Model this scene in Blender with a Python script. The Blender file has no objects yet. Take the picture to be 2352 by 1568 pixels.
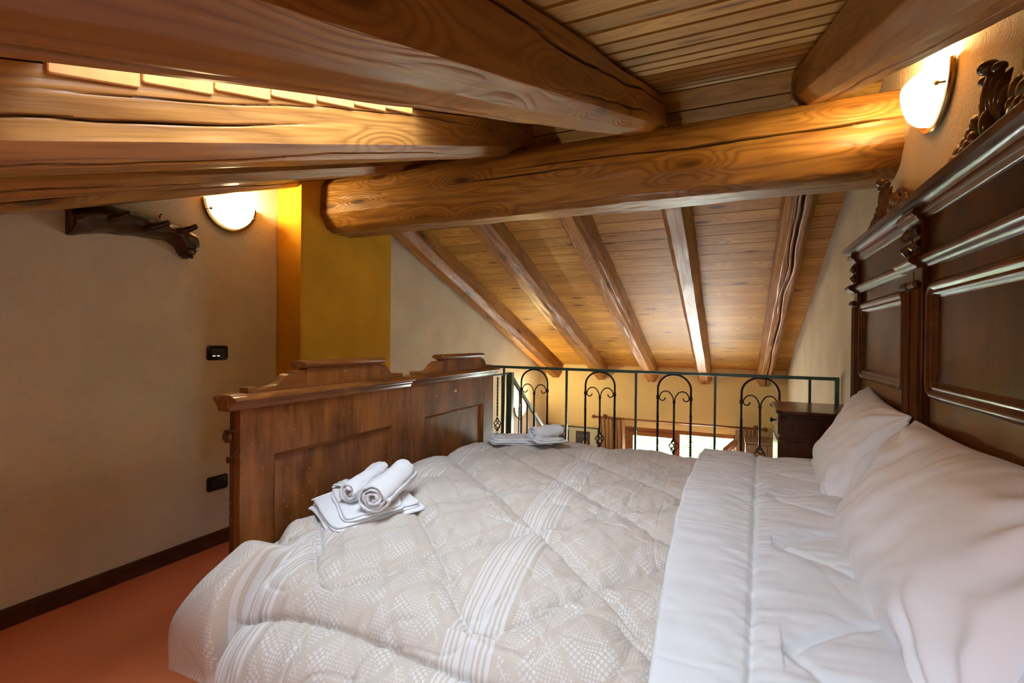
import bpy, bmesh, math, random
import numpy as np
from mathutils import Vector, Matrix
random.seed(7); rng = np.random.default_rng(7)
D = bpy.data; SC = bpy.context.scene; COL = SC.collection
PI = math.pi
R_ = math.radians

# ============================================================ camera, sky, exposure
def cam_axes(yaw, pitch, roll):
    cy, sy = math.cos(yaw), math.sin(yaw)
    fwd = np.array([-sy, cy, 0.]); right = np.array([cy, sy, 0.]); up = np.array([0, 0, 1.])
    cp, sp = math.cos(pitch), math.sin(pitch); fwd, up = fwd*cp+up*sp, up*cp-fwd*sp
    cr, sr = math.cos(roll), math.sin(roll); right, up = right*cr+up*sr, up*cr-right*sr
    return right, up, fwd
rt, upv, fw = cam_axes(R_(24.472), R_(-0.3002), R_(0.5906))
cd = D.cameras.new('camera'); cam = D.objects.new('camera', cd); COL.objects.link(cam)
M = Matrix.Identity(4)
for i in range(3):
    M[i][0] = rt[i]; M[i][1] = upv[i]; M[i][2] = -fw[i]
M[2][3] = 1.2
cam.matrix_world = M
cd.sensor_width = 36; cd.lens = 36*1124.4/2352; cd.clip_start = 0.02; cd.clip_end = 200
SC.camera = cam

w = D.worlds.new('overcast_sky'); SC.world = w; w.use_nodes = True
bg = w.node_tree.nodes['Background']; bg.inputs[0].default_value = (0.86, 0.94, 1.0, 1); bg.inputs[1].default_value = 20.0
vs = SC.view_settings; vs.view_transform = 'Standard'; vs.look = 'None'; vs.gamma = 1.0; vs.use_curve_mapping = False
vs.exposure = 2.0
SC.cycles.max_bounces = 9; SC.cycles.diffuse_bounces = 5; SC.cycles.glossy_bounces = 4; SC.cycles.transparent_max_bounces = 12
SC.cycles.adaptive_threshold = 0.012; SC.cycles.sample_clamp_indirect = 6.0; SC.cycles.use_denoising = True
SC.cycles.caustics_reflective = False; SC.cycles.caustics_refractive = False

def portal(name, loc, rot, sx, sy):
    l = D.lights.new(name, 'AREA'); l.shape = 'RECTANGLE'; l.size = sx; l.size_y = sy; l.cycles.is_portal = True
    o = D.objects.new(name, l); COL.objects.link(o); o.location = loc; o.rotation_euler = rot
portal('sky_portal_window', (-0.70, 7.62, -0.69), (R_(-90), 0, 0), 1.5, 1.3)
portal('sky_portal_roof_window', (-0.83, 0.88, 2.12), (R_(20), 0, 0), 0.62, 1.16)
portal('sky_portal_added_roof_window', (-0.04, -0.76, 1.53), (R_(20), 0, 0), 0.62, 1.15)  # serves the added window behind the camera

def lamp_light(name, loc, watts, col, rad=0.03):
    l = D.lights.new(name, 'POINT'); l.energy = watts; l.color = col; l.shadow_soft_size = rad
    o = D.objects.new(name, l); COL.objects.link(o); o.location = loc
WARM = (1.0, 0.73, 0.35)

# ============================================================ node helpers
def new_mat(name):
    m = D.materials.new(name); m.use_nodes = True
    nt = m.node_tree; return m, nt, nt.nodes['Principled BSDF']
class G:
    def __init__(s, nt): s.nt = nt
    def n(s, t, ins=None, **kw):
        nd = s.nt.nodes.new(t)
        for k, v in kw.items(): setattr(nd, k, v)
        for k, v in (ins or {}).items():
            if hasattr(v, 'is_output') or isinstance(v, bpy.types.NodeSocket): s.nt.links.new(v, nd.inputs[k])
            else: nd.inputs[k].default_value = v
        return nd
    def math(s, op, a, b=None, c=None, clamp=False):
        ins = {0: a}
        if b is not None: ins[1] = b
        if c is not None: ins[2] = c
        return s.n('ShaderNodeMath', ins, operation=op, use_clamp=clamp).outputs[0]
    def vmath(s, op, a, b):
        return s.n('ShaderNodeVectorMath', {0: a, 1: b}, operation=op).outputs[0]
    def noise(s, vec, scale, detail=2, dist=0., rough=.5):
        return s.n('ShaderNodeTexNoise', {'Vector': vec, 'Scale': scale, 'Detail': detail, 'Distortion': dist, 'Roughness': rough}).outputs['Fac']
    def ramp(s, fac, stops):
        nd = s.n('ShaderNodeValToRGB', {0: fac}); cr = nd.color_ramp
        while len(cr.elements) < len(stops): cr.elements.new(.5)
        for e, (p, c) in zip(cr.elements, stops): e.position = p; e.color = (*c, 1) if len(c) == 3 else c
        return nd.outputs[0]
    def mix(s, fac, a, b, blend='MIX'):
        nd = s.n('ShaderNodeMix', None, data_type='RGBA', blend_type=blend)
        for k, v in ((0, fac), (6, a), (7, b)):
            if isinstance(v, bpy.types.NodeSocket): s.nt.links.new(v, nd.inputs[k])
            else: nd.inputs[k].default_value = v if not isinstance(v, tuple) or len(v) == 4 else (*v, 1)
        return nd.outputs[2]
    def maprange(s, v, a, b, c=0., d=1., smooth=True):
        return s.n('ShaderNodeMapRange', {0: v, 1: a, 2: b, 3: c, 4: d}, interpolation_type='SMOOTHSTEP' if smooth else 'LINEAR').outputs[0]
    def attr(s, name): return s.n('ShaderNodeAttribute', None, attribute_name=name).outputs['Vector']
    def bump(s, h, strength, dist, bsdf):
        b = s.n('ShaderNodeBump', {'Height': h, 'Strength': strength, 'Distance': dist})
        s.nt.links.new(b.outputs[0], bsdf.inputs['Normal'])
    def to(s, out, bsdf, name): s.nt.links.new(out, bsdf.inputs[name])

def wood(name, light, dark, knot=(.06, .025, .008), rough=.45, coat=0., rings=9., knots=1., bump=.25, vary=.25, fibre=.35, spec=.4):
    m, nt, b = new_mat(name); g = G(nt)
    v = g.attr('grain')
    rnd = g.n('ShaderNodeObjectInfo').outputs['Random']
    off = g.n('ShaderNodeCombineXYZ', {0: g.math('MULTIPLY', rnd, 91.), 1: g.math('MULTIPLY', rnd, 37.), 2: g.math('MULTIPLY', rnd, 53.)}).outputs[0]
    v = g.vmath('ADD', v, off)
    kv = g.vmath('MULTIPLY', v, (2.1, 7.0, 7.0))
    kd = g.n('ShaderNodeTexVoronoi', {'Vector': kv, 'Scale': 1.0}).outputs['Distance']
    n1 = g.noise(g.vmath('MULTIPLY', v, (.50, 6.5, 6.5)), 1.0, 3, .25)
    swirl = g.maprange(kd, .55, .0, 0., .45*knots)
    r = g.math('MULTIPLY', g.math('ADD', n1, swirl), rings)
    band = g.math('PINGPONG', r, .5)
    band = g.math('MULTIPLY', band, 2.)
    band = g.math('POWER', band, 1.6)
    fib = g.noise(g.vmath('MULTIPLY', v, (5., 130., 130.)), 1.0, 2)
    broad = g.noise(g.vmath('MULTIPLY', v, (.8, 4., 4.)), 1.0, 2)
    col = g.mix(band, (*light, 1), (*[l*.30+d*.70 for l, d in zip(light, dark)], 1))
    col = g.mix(g.math('MULTIPLY', g.maprange(broad, .35, .7), .55), col, (*dark, 1))
    col = g.mix(g.math('MULTIPLY', g.maprange(fib, .45, .75), fibre), col, (*dark, 1))
    km = g.math('MULTIPLY', g.maprange(kd, .17, .09), knots, clamp=True)
    halo = g.math('MULTIPLY', g.maprange(kd, .38, .10), .5*knots, clamp=True)
    col = g.mix(halo, col, (*dark, 1))
    col = g.mix(g.math('MULTIPLY', km, .85), col, (*knot, 1))
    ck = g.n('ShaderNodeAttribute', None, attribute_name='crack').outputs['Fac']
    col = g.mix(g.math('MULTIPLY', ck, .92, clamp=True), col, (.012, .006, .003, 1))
    tone = g.maprange(rnd, 0., 1., 1-vary, 1+vary, smooth=False)
    tc = g.n('ShaderNodeCombineXYZ', {0: tone, 1: tone, 2: tone}).outputs[0]
    col = g.mix(1., col, tc, 'MULTIPLY')
    g.to(col, b, 'Base Color')
    b.inputs['Roughness'].default_value = rough; b.inputs['Coat Weight'].default_value = coat; b.inputs['Coat Roughness'].default_value = .08
    b.inputs['Specular IOR Level'].default_value = spec
    h = g.math('ADD', g.math('MULTIPLY', band, -.5), g.math('MULTIPLY', fib, -.5))
    if bump > 0: g.bump(h, bump, .004, b)
    return m

def veneer(name, light, dark, rough=.25, coat=.5, scale=14., worn=0., coatr=.06, figure=.5):
    m, nt, b = new_mat(name); g = G(nt)
    v = g.attr('grain')
    rnd = g.n('ShaderNodeObjectInfo').outputs['Random']
    v = g.vmath('ADD', v, g.n('ShaderNodeCombineXYZ', {0: 0., 1: 0., 2: g.math('MULTIPLY', rnd, 9.)}).outputs[0])
    n1 = g.noise(g.vmath('MULTIPLY', v, (.35, 1., 1.)), scale, 4, .4)
    n2 = g.noise(g.vmath('MULTIPLY', v, (.12, 1., 1.)), scale*6, 3)
    n3 = g.noise(v, 5., 3, .6)
    f = g.math('ADD', g.math('MULTIPLY', n1, .7), g.math('MULTIPLY', n2, .3))
    col = g.ramp(f, [(.3, dark), (.47, tuple((a+c)/2 for a, c in zip(light, dark))), (.62, light)])
    col = g.mix(g.math('MULTIPLY', g.maprange(n3, .45, .75), figure), col, (*dark, 1))
    if worn > 0:
        wn = g.noise(v, 60., 4, .3); wm = g.math('MULTIPLY', g.maprange(wn, .62, .72), worn)
        w2 = g.noise(v, 6., 2)
        wm = g.math('MULTIPLY', wm, g.maprange(w2, .45, .6))
        col = g.mix(wm, col, (.42, .27, .14, 1))
    g.to(col, b, 'Base Color')
    b.inputs['Roughness'].default_value = rough; b.inputs['Coat Weight'].default_value = coat; b.inputs['Coat Roughness'].default_value = coatr
    b.inputs['Specular IOR Level'].default_value = .14
    g.bump(n2, .06, .002, b)
    return m

def plaster(name, col, bump=.35, mott=.06, rough=.9, fine=120.):
    m, nt, b = new_mat(name); g = G(nt)
    v = g.n('ShaderNodeTexCoord').outputs['Object']
    n1 = g.noise(v, fine, 3, .2); n2 = g.noise(v, 3., 3); n3 = g.noise(v, 28., 3)
    c2 = tuple(c*(1-mott*2.2) for c in col)
    g.to(g.mix(g.maprange(n2, .3, .7), (*col, 1), (*c2, 1)), b, 'Base Color')
    b.inputs['Roughness'].default_value = rough; b.inputs['Specular IOR Level'].default_value = .2
    g.bump(g.math('ADD', n1, g.math('MULTIPLY', n3, .7)), bump, .006, b)
    return m

def simple(name, col, rough=.5, metal=0., coat=0., nscale=0., namt=.15, bump=0., sheen=0., bscale=200., spec=.5):
    m, nt, b = new_mat(name); g = G(nt)
    v = g.n('ShaderNodeTexCoord').outputs['Object']
    n = g.noise(v, nscale or 12., 3)
    g.to(g.mix(g.maprange(n, .3, .75), (*col, 1), (*[c*(1-namt) for c in col], 1)), b, 'Base Color')
    b.inputs['Roughness'].default_value = rough; b.inputs['Metallic'].default_value = metal; b.inputs['Coat Weight'].default_value = coat
    b.inputs['Sheen Weight'].default_value = sheen; b.inputs['Specular IOR Level'].default_value = spec
    if bump > 0: g.bump(g.noise(v, bscale, 2), bump, .003, b)
    return m

def glass(name, tint=(1, 1, 1), refl=.08):
    m = D.materials.new(name); m.use_nodes = True; nt = m.node_tree; nt.nodes.clear(); g = G(nt)
    tr = g.n('ShaderNodeBsdfTransparent', {0: (*tint, 1)}); gl = g.n('ShaderNodeBsdfGlossy', {'Color': (1, 1, 1, 1), 'Roughness': .02})
    lw = g.n('ShaderNodeLayerWeight', {'Blend': .15}).outputs['Fresnel']
    mx = g.n('ShaderNodeMixShader', {0: g.math('MULTIPLY', lw, refl*6, clamp=True), 1: tr.outputs[0], 2: gl.outputs[0]})
    out = g.n('ShaderNodeOutputMaterial'); nt.links.new(mx.outputs[0], out.inputs[0]); return m

def emissive(name, col, strength, base=(.9, .88, .8)):
    m, nt, b = new_mat(name); g = G(nt)
    v = g.n('ShaderNodeTexCoord').outputs['Object']
    g.to(g.mix(g.noise(v, 9., 2), (*base, 1), (*[c*.97 for c in base], 1)), b, 'Base Color')
    b.inputs['Roughness'].default_value = .15
    b.inputs['Emission Color'].default_value = (*col, 1); b.inputs['Emission Strength'].default_value = strength
    return m

# ============================================================ materials
MT = {}
MT['rafter'] = wood('rafter_pine', (.40, .185, .042), (.16, .060, .012), rough=.42, rings=10, knots=1., bump=.4, vary=.06, spec=.3)
MT['beam'] = wood('ridge_beam_pine', (.37, .180, .038), (.145, .055, .010), rough=.42, rings=11, knots=1., bump=.4, vary=0., spec=.3)
MT['plank'] = wood('ceiling_plank_pine', (.57, .335, .078), (.32, .162, .034), knot=(.10, .04, .012), rough=.50, rings=7, knots=.95, bump=.1, vary=.15, fibre=.25, spec=.2)
MT['lining'] = wood('roof_window_lining_pine', (.74, .40, .13), (.58, .28, .08), rough=.35, rings=3, knots=.2, bump=.06, vary=.06)
MT['walnut'] = veneer('headboard_walnut', (.125, .038, .008), (.036, .009, .002), rough=.33, coat=.12, scale=10., coatr=.06)
MT['burl'] = veneer('headboard_burl', (.085, .025, .005), (.017, .0045, .001), rough=.30, coat=.05, scale=6., figure=.8, coatr=.07)
MT['carved'] = veneer('carved_walnut', (.12, .045, .012), (.03, .009, .003), rough=.30, coat=.5, scale=10., coatr=.12)
MT['foot'] = veneer('footboard_walnut', (.27, .094, .021), (.070, .019, .004), rough=.36, coat=.28, scale=9., worn=.6, coatr=.14, figure=.25)
MT['footpost'] = veneer('footboard_dark_edge', (.13, .045, .014), (.05, .015, .005), rough=.35, coat=.4, scale=14., worn=.5, coatr=.15)
MT['mahogany'] = veneer('nightstand_mahogany', (.075, .022, .009), (.03, .008, .004), rough=.3, coat=.5, scale=18., coatr=.15)
MT['plaster'] = plaster('warm_white_plaster', (.66, .605, .465), bump=.7)
MT['ochre'] = plaster('ochre_plaster', (.62, .33, .02), bump=.2, mott=.08, fine=160.)
MT['yellow'] = plaster('yellow_plaster', (.84, .73, .40), bump=.2, mott=.03)
MT['floor'] = simple('terracotta_floor_paint', (.72, .205, .080), rough=.32, nscale=2.5, namt=.16, bump=.03, bscale=30.)
MT['basewood'] = veneer('baseboard_wood', (.085, .035, .014), (.04, .014, .006), rough=.4, coat=.2, scale=20., coatr=.2)
MT['green'] = simple('dark_green_paint', (.030, .085, .062), rough=.35, coat=.2, namt=.2)
MT['iron'] = simple('black_wrought_iron', (.022, .017, .014), rough=.42, metal=.3, namt=.3, bump=.15, bscale=90.)
MT['brass'] = simple('aged_brass', (.42, .27, .10), rough=.25, metal=1., namt=.2)
MT['shade'] = emissive('lit_frosted_glass', (1.0, .90, .58), 0.42, (.5, .49, .45))
MT['blackp'] = simple('black_switch_plastic', (.012, .012, .012), rough=.2, namt=.2)
MT['blackp2'] = simple('black_matt_plastic', (.018, .020, .018), rough=.5, namt=.2)
MT['led'] = emissive('switch_indicator', (.9, .85, .35), 1.2, (.8, .8, .4))
MT['bark'] = wood('dark_varnished_log', (.055, .024, .009), (.014, .006, .003), knot=(.01, .004, .002), rough=.3, coat=.4, rings=5, knots=.6, bump=.6, vary=0.)
MT['barkend'] = simple('cut_log_end', (.09, .03, .015), rough=.5, nscale=60., namt=.4)
MT['cotton'] = simple('white_cotton', (.81, .82, .86), rough=.85, namt=.03, bump=.06, bscale=420., sheen=.15)
MT['flap'] = simple('pale_grey_lining', (.72, .74, .76), rough=.85, namt=.04, bump=.06, bscale=420., sheen=.15)
MT['terry'] = simple('white_terry', (.84, .85, .88), rough=.95, namt=.05, nscale=300., bump=.6, bscale=520., sheen=.4)
MT['matt'] = simple('mattress_ticking', (.7, .68, .64), rough=.9)
MT['sachet'] = simple('translucent_sachet', (.80, .82, .80), rough=.2, namt=.15, nscale=25., coat=.6)
MT['curtain'] = simple('gold_brown_satin', (.42, .27, .12), rough=.38, namt=.25, nscale=40., sheen=.5)
MT['rod'] = wood('curtain_rod_wood', (.33, .14, .05), (.19, .07, .024), rough=.35, coat=.3, knots=0., bump=.05, vary=.1)
MT['winwood'] = wood('window_frame_wood', (.38, .17, .06), (.22, .085, .03), rough=.4, coat=.2, knots=.1, bump=.05, vary=.1)
MT['pane'] = glass('window_glass')
MT['frost'] = glass('roof_window_glass', (.485, .51, .535), .05)
MT['frost_added'] = glass('added_roof_window_glass', (.58, .62, .66), .05)
MT['mint'] = simple('pale_mint_paper', (.56, .68, .60), rough=.6, namt=.06)
MT['dgreenframe'] = simple('dark_green_frame', (.02, .05, .035), rough=.35)
MT['night'] = simple('dark_print_ground', (.06, .06, .085), rough=.6)
MT['goldline'] = simple('pale_gold_line', (.62, .50, .22), rough=.5)
MT['peach'] = simple('peach_flower_print', (.72, .30, .16), rough=.6, namt=.4, nscale=80.)
MT['cream'] = simple('cream_flower_print', (.72, .55, .34), rough=.6, namt=.4, nscale=80.)
MT['leafp'] = simple('leaf_print', (.10, .20, .12), rough=.6, namt=.4, nscale=80.)
MT['cup'] = wood('grey_brown_cupboard', (.30, .22, .14), (.19, .13, .08), rough=.5, knots=.1, bump=.1, vary=0.)
MT['foliage'] = simple('green_foliage', (.15, .29, .055), rough=.6, namt=.5, nscale=3.)  # plain leaf green, varied by noise
MT['foliage2'] = simple('pale_foliage', (.23, .38, .09), rough=.6, namt=.4, nscale=3.)
MT['trunk'] = simple('tree_bark', (.12, .08, .05), rough=.9, namt=.4)
MT['ground'] = simple('pale_gravel', (.80, .79, .76), rough=.95, namt=.1, nscale=3.)
MT['roofslab'] = simple('roof_boarding', (.09, .05, .025), rough=.8)
MT['tread'] = MT['rod']

def duvet_mat():
    m, nt, b = new_mat('beige_patterned_cotton'); g = G(nt)
    P = g.attr('grain')
    sx = g.n('ShaderNodeSeparateXYZ', {0: P}); u, v = sx.outputs[0], sx.outputs[1]
    beige = (.50, .425, .348, 1); white = (.70, .70, .725, 1)
    # the cloth lies slightly turned on the bed
    us = g.math('ADD', u, g.math('MULTIPLY', v, .085))
    t = g.math('WRAP', g.math('ADD', us, .555+.3225), .645, 0.); t = g.math('SUBTRACT', t, .3225)      # 0 at stripe centre
    def line(c, wd): return g.math('LESS_THAN', g.math('ABSOLUTE', g.math('SUBTRACT', t, c)), wd)
    st = None
    for c, wd in ((-.061, .003), (-.049, .004), (-.035, .003), (-.019, .0065), (-.003, .003), (.012, .0085), (.030, .003), (.043, .003), (.058, .005)):
        l = line(c, wd); st = l if st is None else g.math('MAXIMUM', st, l)
    zone = g.math('LESS_THAN', g.math('ABSOLUTE', t), .078)
    # dots on a lattice; their size follows a geometric net of bands
    def dots(pitch, rad, rot):
        mp = g.n('ShaderNodeMapping', {'Vector': P, 'Rotation': (0, 0, rot), 'Scale': (1/pitch, 1/pitch, 0)})
        fr = g.n('ShaderNodeVectorMath', {0: mp.outputs[0]}, operation='FRACTION').outputs[0]
        d = g.n('ShaderNodeVectorMath', {0: fr, 1: (.5, .5, 0)}, operation='DISTANCE').outputs['Value']
        return g.math('LESS_THAN', d, rad)
    a = g.math('ADD', u, v); c = g.math('SUBTRACT', g.math('MULTIPLY', v, .8), u)
    def band(x, per, wd, ph=0.):
        f = g.math('FRACT', g.math('DIVIDE', g.math('ADD', x, ph+50*per), per))
        return g.math('LESS_THAN', f, wd)
    wob = g.math('MULTIPLY', g.noise(P, 7., 1), .05)
    A = band(g.math('ADD', a, wob), .155, .42); B = band(g.math('ADD', c, wob), .21, .45)
    gap1 = band(a, .155, .13, .03); gap2 = band(c, .21, .12, .02)
    big = dots(.0115, .34, .5); med = dots(.0082, .30, .0); fine = dots(.0042, .32, .78)
    sel = g.math('ABSOLUTE', g.math('SUBTRACT', A, B))
    pat = g.n('ShaderNodeMix', None, data_type='FLOAT')
    nt.links.new(sel, pat.inputs[0]); nt.links.new(med, pat.inputs[2]); nt.links.new(big, pat.inputs[3])
    pat = pat.outputs[0]
    gaps = g.math('MAXIMUM', gap1, gap2)
    edge = g.math('MAXIMUM', band(a, .155, .035, .055), band(c, .21, .03, .062))
    pat = g.math('MULTIPLY', pat, g.math('SUBTRACT', 1., gaps))
    pat = g.math('MAXIMUM', pat, g.math('MULTIPLY', edge, dots(.010, .42, .78)))
    pat = g.math('MULTIPLY', pat, g.math('SUBTRACT', 1., zone))
    soft = g.maprange(g.noise(P, 9., 2), .3, .7, .35, .85)
    pat = g.math('MULTIPLY', pat, g.math('MULTIPLY', soft, .85))
    pat = g.math('MAXIMUM', pat, g.math('MULTIPLY', st, .62))
    pat = g.math('MAXIMUM', pat, g.math('MULTIPLY', fine, .30))
    g.to(g.mix(pat, beige, white), b, 'Base Color')
    b.inputs['Roughness'].default_value = .8; b.inputs['Sheen Weight'].default_value = .15
    g.bump(g.math('ADD', g.math('MULTIPLY', pat, .5), g.noise(P, 500., 2)), .08, .002, b)
    return m
MT['duvet'] = duvet_mat()

# ============================================================ mesh helpers
WL = {}                      # world location of every object we make
def reg(o, loc): WL[o.name] = np.array(loc, float)
class MB:
    def __init__(s): s.v = []; s.f = []; s.g = []
    def add(s, V, F):
        o = len(s.v); s.v.extend([tuple(map(float, q)) for q in V]); s.f.extend([tuple(i+o for i in f) for f in F]); return s
    def box(s, x0, x1, y0, y1, z0, z1):
        V = [(x, y, z) for x in (x0, x1) for y in (y0, y1) for z in (z0, z1)]
        return s.add(V, [(0, 1, 3, 2), (4, 6, 7, 5), (0, 4, 5, 1), (2, 3, 7, 6), (0, 2, 6, 4), (1, 5, 7, 3)])
    def prism(s, prof, axis, a0, a1, caps=True):
        n = len(prof)
        def mk(p, a): return {'x': (a, p[0], p[1]), 'y': (p[0], a, p[1]), 'z': (p[0], p[1], a)}[axis]
        V = [mk(p, a0) for p in prof]+[mk(p, a1) for p in prof]
        F = [(i, (i+1) % n, n+(i+1) % n, n+i) for i in range(n)]
        if caps: F += [tuple(range(n))[::-1], tuple(range(n, 2*n))]
        return s.add(V, F)
    def grid(s, P, closed_u=False, closed_v=False):
        P = np.asarray(P); nu, nv = P.shape[:2]; o = len(s.v)
        s.v.extend(map(tuple, P.reshape(-1, 3).tolist()))
        for i in range(nu if closed_u else nu-1):
            for j in range(nv if closed_v else nv-1):
                i2, j2 = (i+1) % nu, (j+1) % nv
                s.f.append((o+i*nv+j, o+i2*nv+j, o+i2*nv+j2, o+i*nv+j2))
        return s
    def tube(s, path, rad, n=10, caps=True, flat=1.0, flatdir=None, square=False, twist=None):
        P = np.asarray(path, float); k = len(P)
        rad = np.full(k, rad) if np.isscalar(rad) else np.asarray(rad, float)
        T = np.gradient(P, axis=0); T /= np.linalg.norm(T, axis=1)[:, None]+1e-12
        a = np.array([0, 0, 1.]) if flatdir is None else np.asarray(flatdir, float)
        if abs(T[0]@a) > .95: a = np.array([1., 0, 0]) if abs(T[0][0]) < .9 else np.array([0, 1., 0])
        N = a-T[0]*(a@T[0]); N /= np.linalg.norm(N)
        rings = []
        for i in range(k):
            N = N-T[i]*(N@T[i]); N /= np.linalg.norm(N)+1e-12; B = np.cross(T[i], N)
            tw = 0 if twist is None else twist[i]
            ring = []
            for j in range(n):
                th = 2*PI*j/n+(PI/4 if square else 0)+tw
                ring.append(P[i]+rad[i]*(math.cos(th)*N*flat+math.sin(th)*B))
            rings.append(ring)
        o = len(s.v); s.grid(np.array(rings), closed_v=True)
        if caps:
            s.f.append(tuple(o+j for j in range(n))[::-1]); s.f.append(tuple(o+(k-1)*n+j for j in range(n)))
        return s
    def lathe(s, prof, c, axis='z', n=20):      # prof: (along, radius)
        rings = []
        for a, r in prof:
            rings.append([{'x': (c[0]+a, c[1]+r*math.cos(t), c[2]+r*math.sin(t)), 'y': (c[0]+r*math.cos(t), c[1]+a, c[2]-r*math.sin(t)), 'z': (c[0]+r*math.cos(t), c[1]+r*math.sin(t), c[2]+a)}[axis] for t in np.linspace(0, 2*PI, n, endpoint=False)])
        o = len(s.v); k = len(rings); s.grid(np.array(rings), closed_v=True)
        s.f.append(tuple(o+j for j in range(n))[::-1]); s.f.append(tuple(o+(k-1)*n+j for j in range(n)))
        return s
    def ball(s, c, r, n=10, sq=(1, 1, 1)):
        t = np.linspace(0, PI, n); p = np.linspace(0, 2*PI, n*2, endpoint=False)
        P = np.array([[(c[0]+r*sq[0]*math.sin(a)*math.cos(b), c[1]+r*sq[1]*math.sin(a)*math.sin(b), c[2]+r*sq[2]*math.cos(a)) for b in p] for a in t])
        return s.grid(P, closed_v=True)
    def build(s, name, mat, parent=None, axis='x', smooth=False, bevel=0., origin=None, seg=2, grain=None, angle=None, seed=None):
        V = np.array(s.v, float)
        if grain is None:
            if isinstance(axis, str):
                o = {'x': (0, 1, 2), 'y': (1, 0, 2), 'z': (2, 0, 1)}[axis]; G_ = V[:, o]
            else: G_ = V@np.asarray(axis, float).T
            sd = random.random() if seed is None else seed
            G_ = G_+np.array([sd*13, sd*7, sd*5])
        else: G_ = np.asarray(grain, float)
        if origin is None:
            lo, hi = V.min(0), V.max(0); origin = np.array([(lo[0]+hi[0])/2, (lo[1]+hi[1])/2, lo[2]])
        origin = np.asarray(origin, float)
        me = D.meshes.new(name); me.from_pydata((V-origin).tolist(), [], s.f)
        at = me.attributes.new('grain', 'FLOAT_VECTOR', 'POINT'); at.data.foreach_set('vector', G_.astype(np.float32).ravel())
        bm = bmesh.new(); bm.from_mesh(me)
        bmesh.ops.recalc_face_normals(bm, faces=bm.faces)
        if bevel > 0:
            es = [e for e in bm.edges if len(e.link_faces) == 2 and e.calc_face_angle(0) > .5]
            bmesh.ops.bevel(bm, geom=es, offset=bevel, segments=seg, profile=.6, affect='EDGES')
        bm.to_mesh(me); bm.free()
        me.materials.append(mat)
        if smooth: me.shade_smooth()
        if angle is not None: me.set_sharp_from_angle(angle=R_(angle))
        ob = D.objects.new(name, me); COL.objects.link(ob)
        if parent is not None:
            ob.parent = parent; ob.location = origin-WL[parent.name]
        else: ob.location = origin
        reg(ob, origin)
        return ob
def tag(o, label=None, cat=None, group=None, kind=None):
    if label: o['label'] = label
    if cat: o['category'] = cat
    if group: o['group'] = group
    if kind: o['kind'] = kind
    return o
def thing(name, label, cat, loc, group=None):
    o = D.objects.new(name, None); COL.objects.link(o); o.location = loc; o.empty_display_size = .05; reg(o, loc)
    return tag(o, label, cat, group)
def part_empty(name, parent, loc):
    o = D.objects.new(name, None); COL.objects.link(o); o.parent = parent; o.location = np.array(loc, float)-WL[parent.name]; reg(o, loc); return o
def struct(o): return tag(o, kind='structure')
def copy_tree(o, shift, parent=None):
    c = o.copy(); COL.objects.link(c); s = np.array(shift, float)
    if parent is None: c.location = np.array(o.location)+s
    else: c.parent = parent; c.matrix_parent_inverse = o.matrix_parent_inverse
    reg(c, WL[o.name]+s)
    for ch in o.children: copy_tree(ch, shift, c)
    return c

def vnoise(x, y, z, seed=0):
    x, y, z = np.broadcast_arrays(np.asarray(x, float)+seed*17.3, np.asarray(y, float)+seed*5.1, np.asarray(z, float)+seed*9.7)
    xi, yi, zi = np.floor(x).astype(np.int64), np.floor(y).astype(np.int64), np.floor(z).astype(np.int64)
    fx, fy, fz = x-xi, y-yi, z-zi
    fx, fy, fz = [t*t*t*(t*(t*6-15)+10) for t in (fx, fy, fz)]
    def h(a, b, c):
        n = (a*374761393+b*668265263+c*2147483647+seed*974711) & 0xffffffff
        n = ((n ^ (n >> 13))*1274126177) & 0xffffffff
        return ((n ^ (n >> 16)) & 0xffff)/32767.5-1
    def L(a, b, t): return a+(b-a)*t
    c = [h(xi+i, yi+j, zi+k) for i in (0, 1) for j in (0, 1) for k in (0, 1)]
    return L(L(L(c[0], c[1], fz), L(c[2], c[3], fz), fy), L(L(c[4], c[5], fz), L(c[6], c[7], fz), fy), fx)
def fbm(x, y, z, oct=3, seed=0):
    s = 0; a = 1; f = 1
    for i in range(oct): s = s+a*vnoise(np.asarray(x)*f, np.asarray(y)*f, np.asarray(z)*f, seed+i); a *= .5; f *= 2
    return s
def spline(P, n):
    P = np.asarray(P, float); k = len(P)
    Q = np.vstack([2*P[0]-P[1], P, 2*P[-1]-P[-2]]); out = []
    for t in np.linspace(0, k-1-1e-9, n*8):
        i = int(t); u = t-i; a, b, c, d = Q[i:i+4]
        out.append(.5*((2*b)+(-a+c)*u+(2*a-5*b+4*c-d)*u*u+(-a+3*b-3*c+d)*u**3))
    out = np.array(out); s = np.r_[0, np.cumsum(np.linalg.norm(np.diff(out, axis=0), axis=1))]
    q = np.linspace(0, s[-1], n); return np.stack([np.interp(q, s, out[:, i]) for i in range(P.shape[1])], 1), q

# ============================================================ geometry constants (metres; loft floor at z = 0)
XL, XR, YB, YF, ZL = -2.70, 0.617, -1.6, 7.25, -2.6
T20 = .3633; YR = 2.65
zn = lambda y: 1.522+T20*y                    # underside of near roof slope
zfar = lambda y: 1.2+.957-T20*(y-3.554)       # underside of far roof slope
ZR = zn(YR)
CS, SN = math.cos(R_(19.97)), math.sin(R_(19.97))

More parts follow.
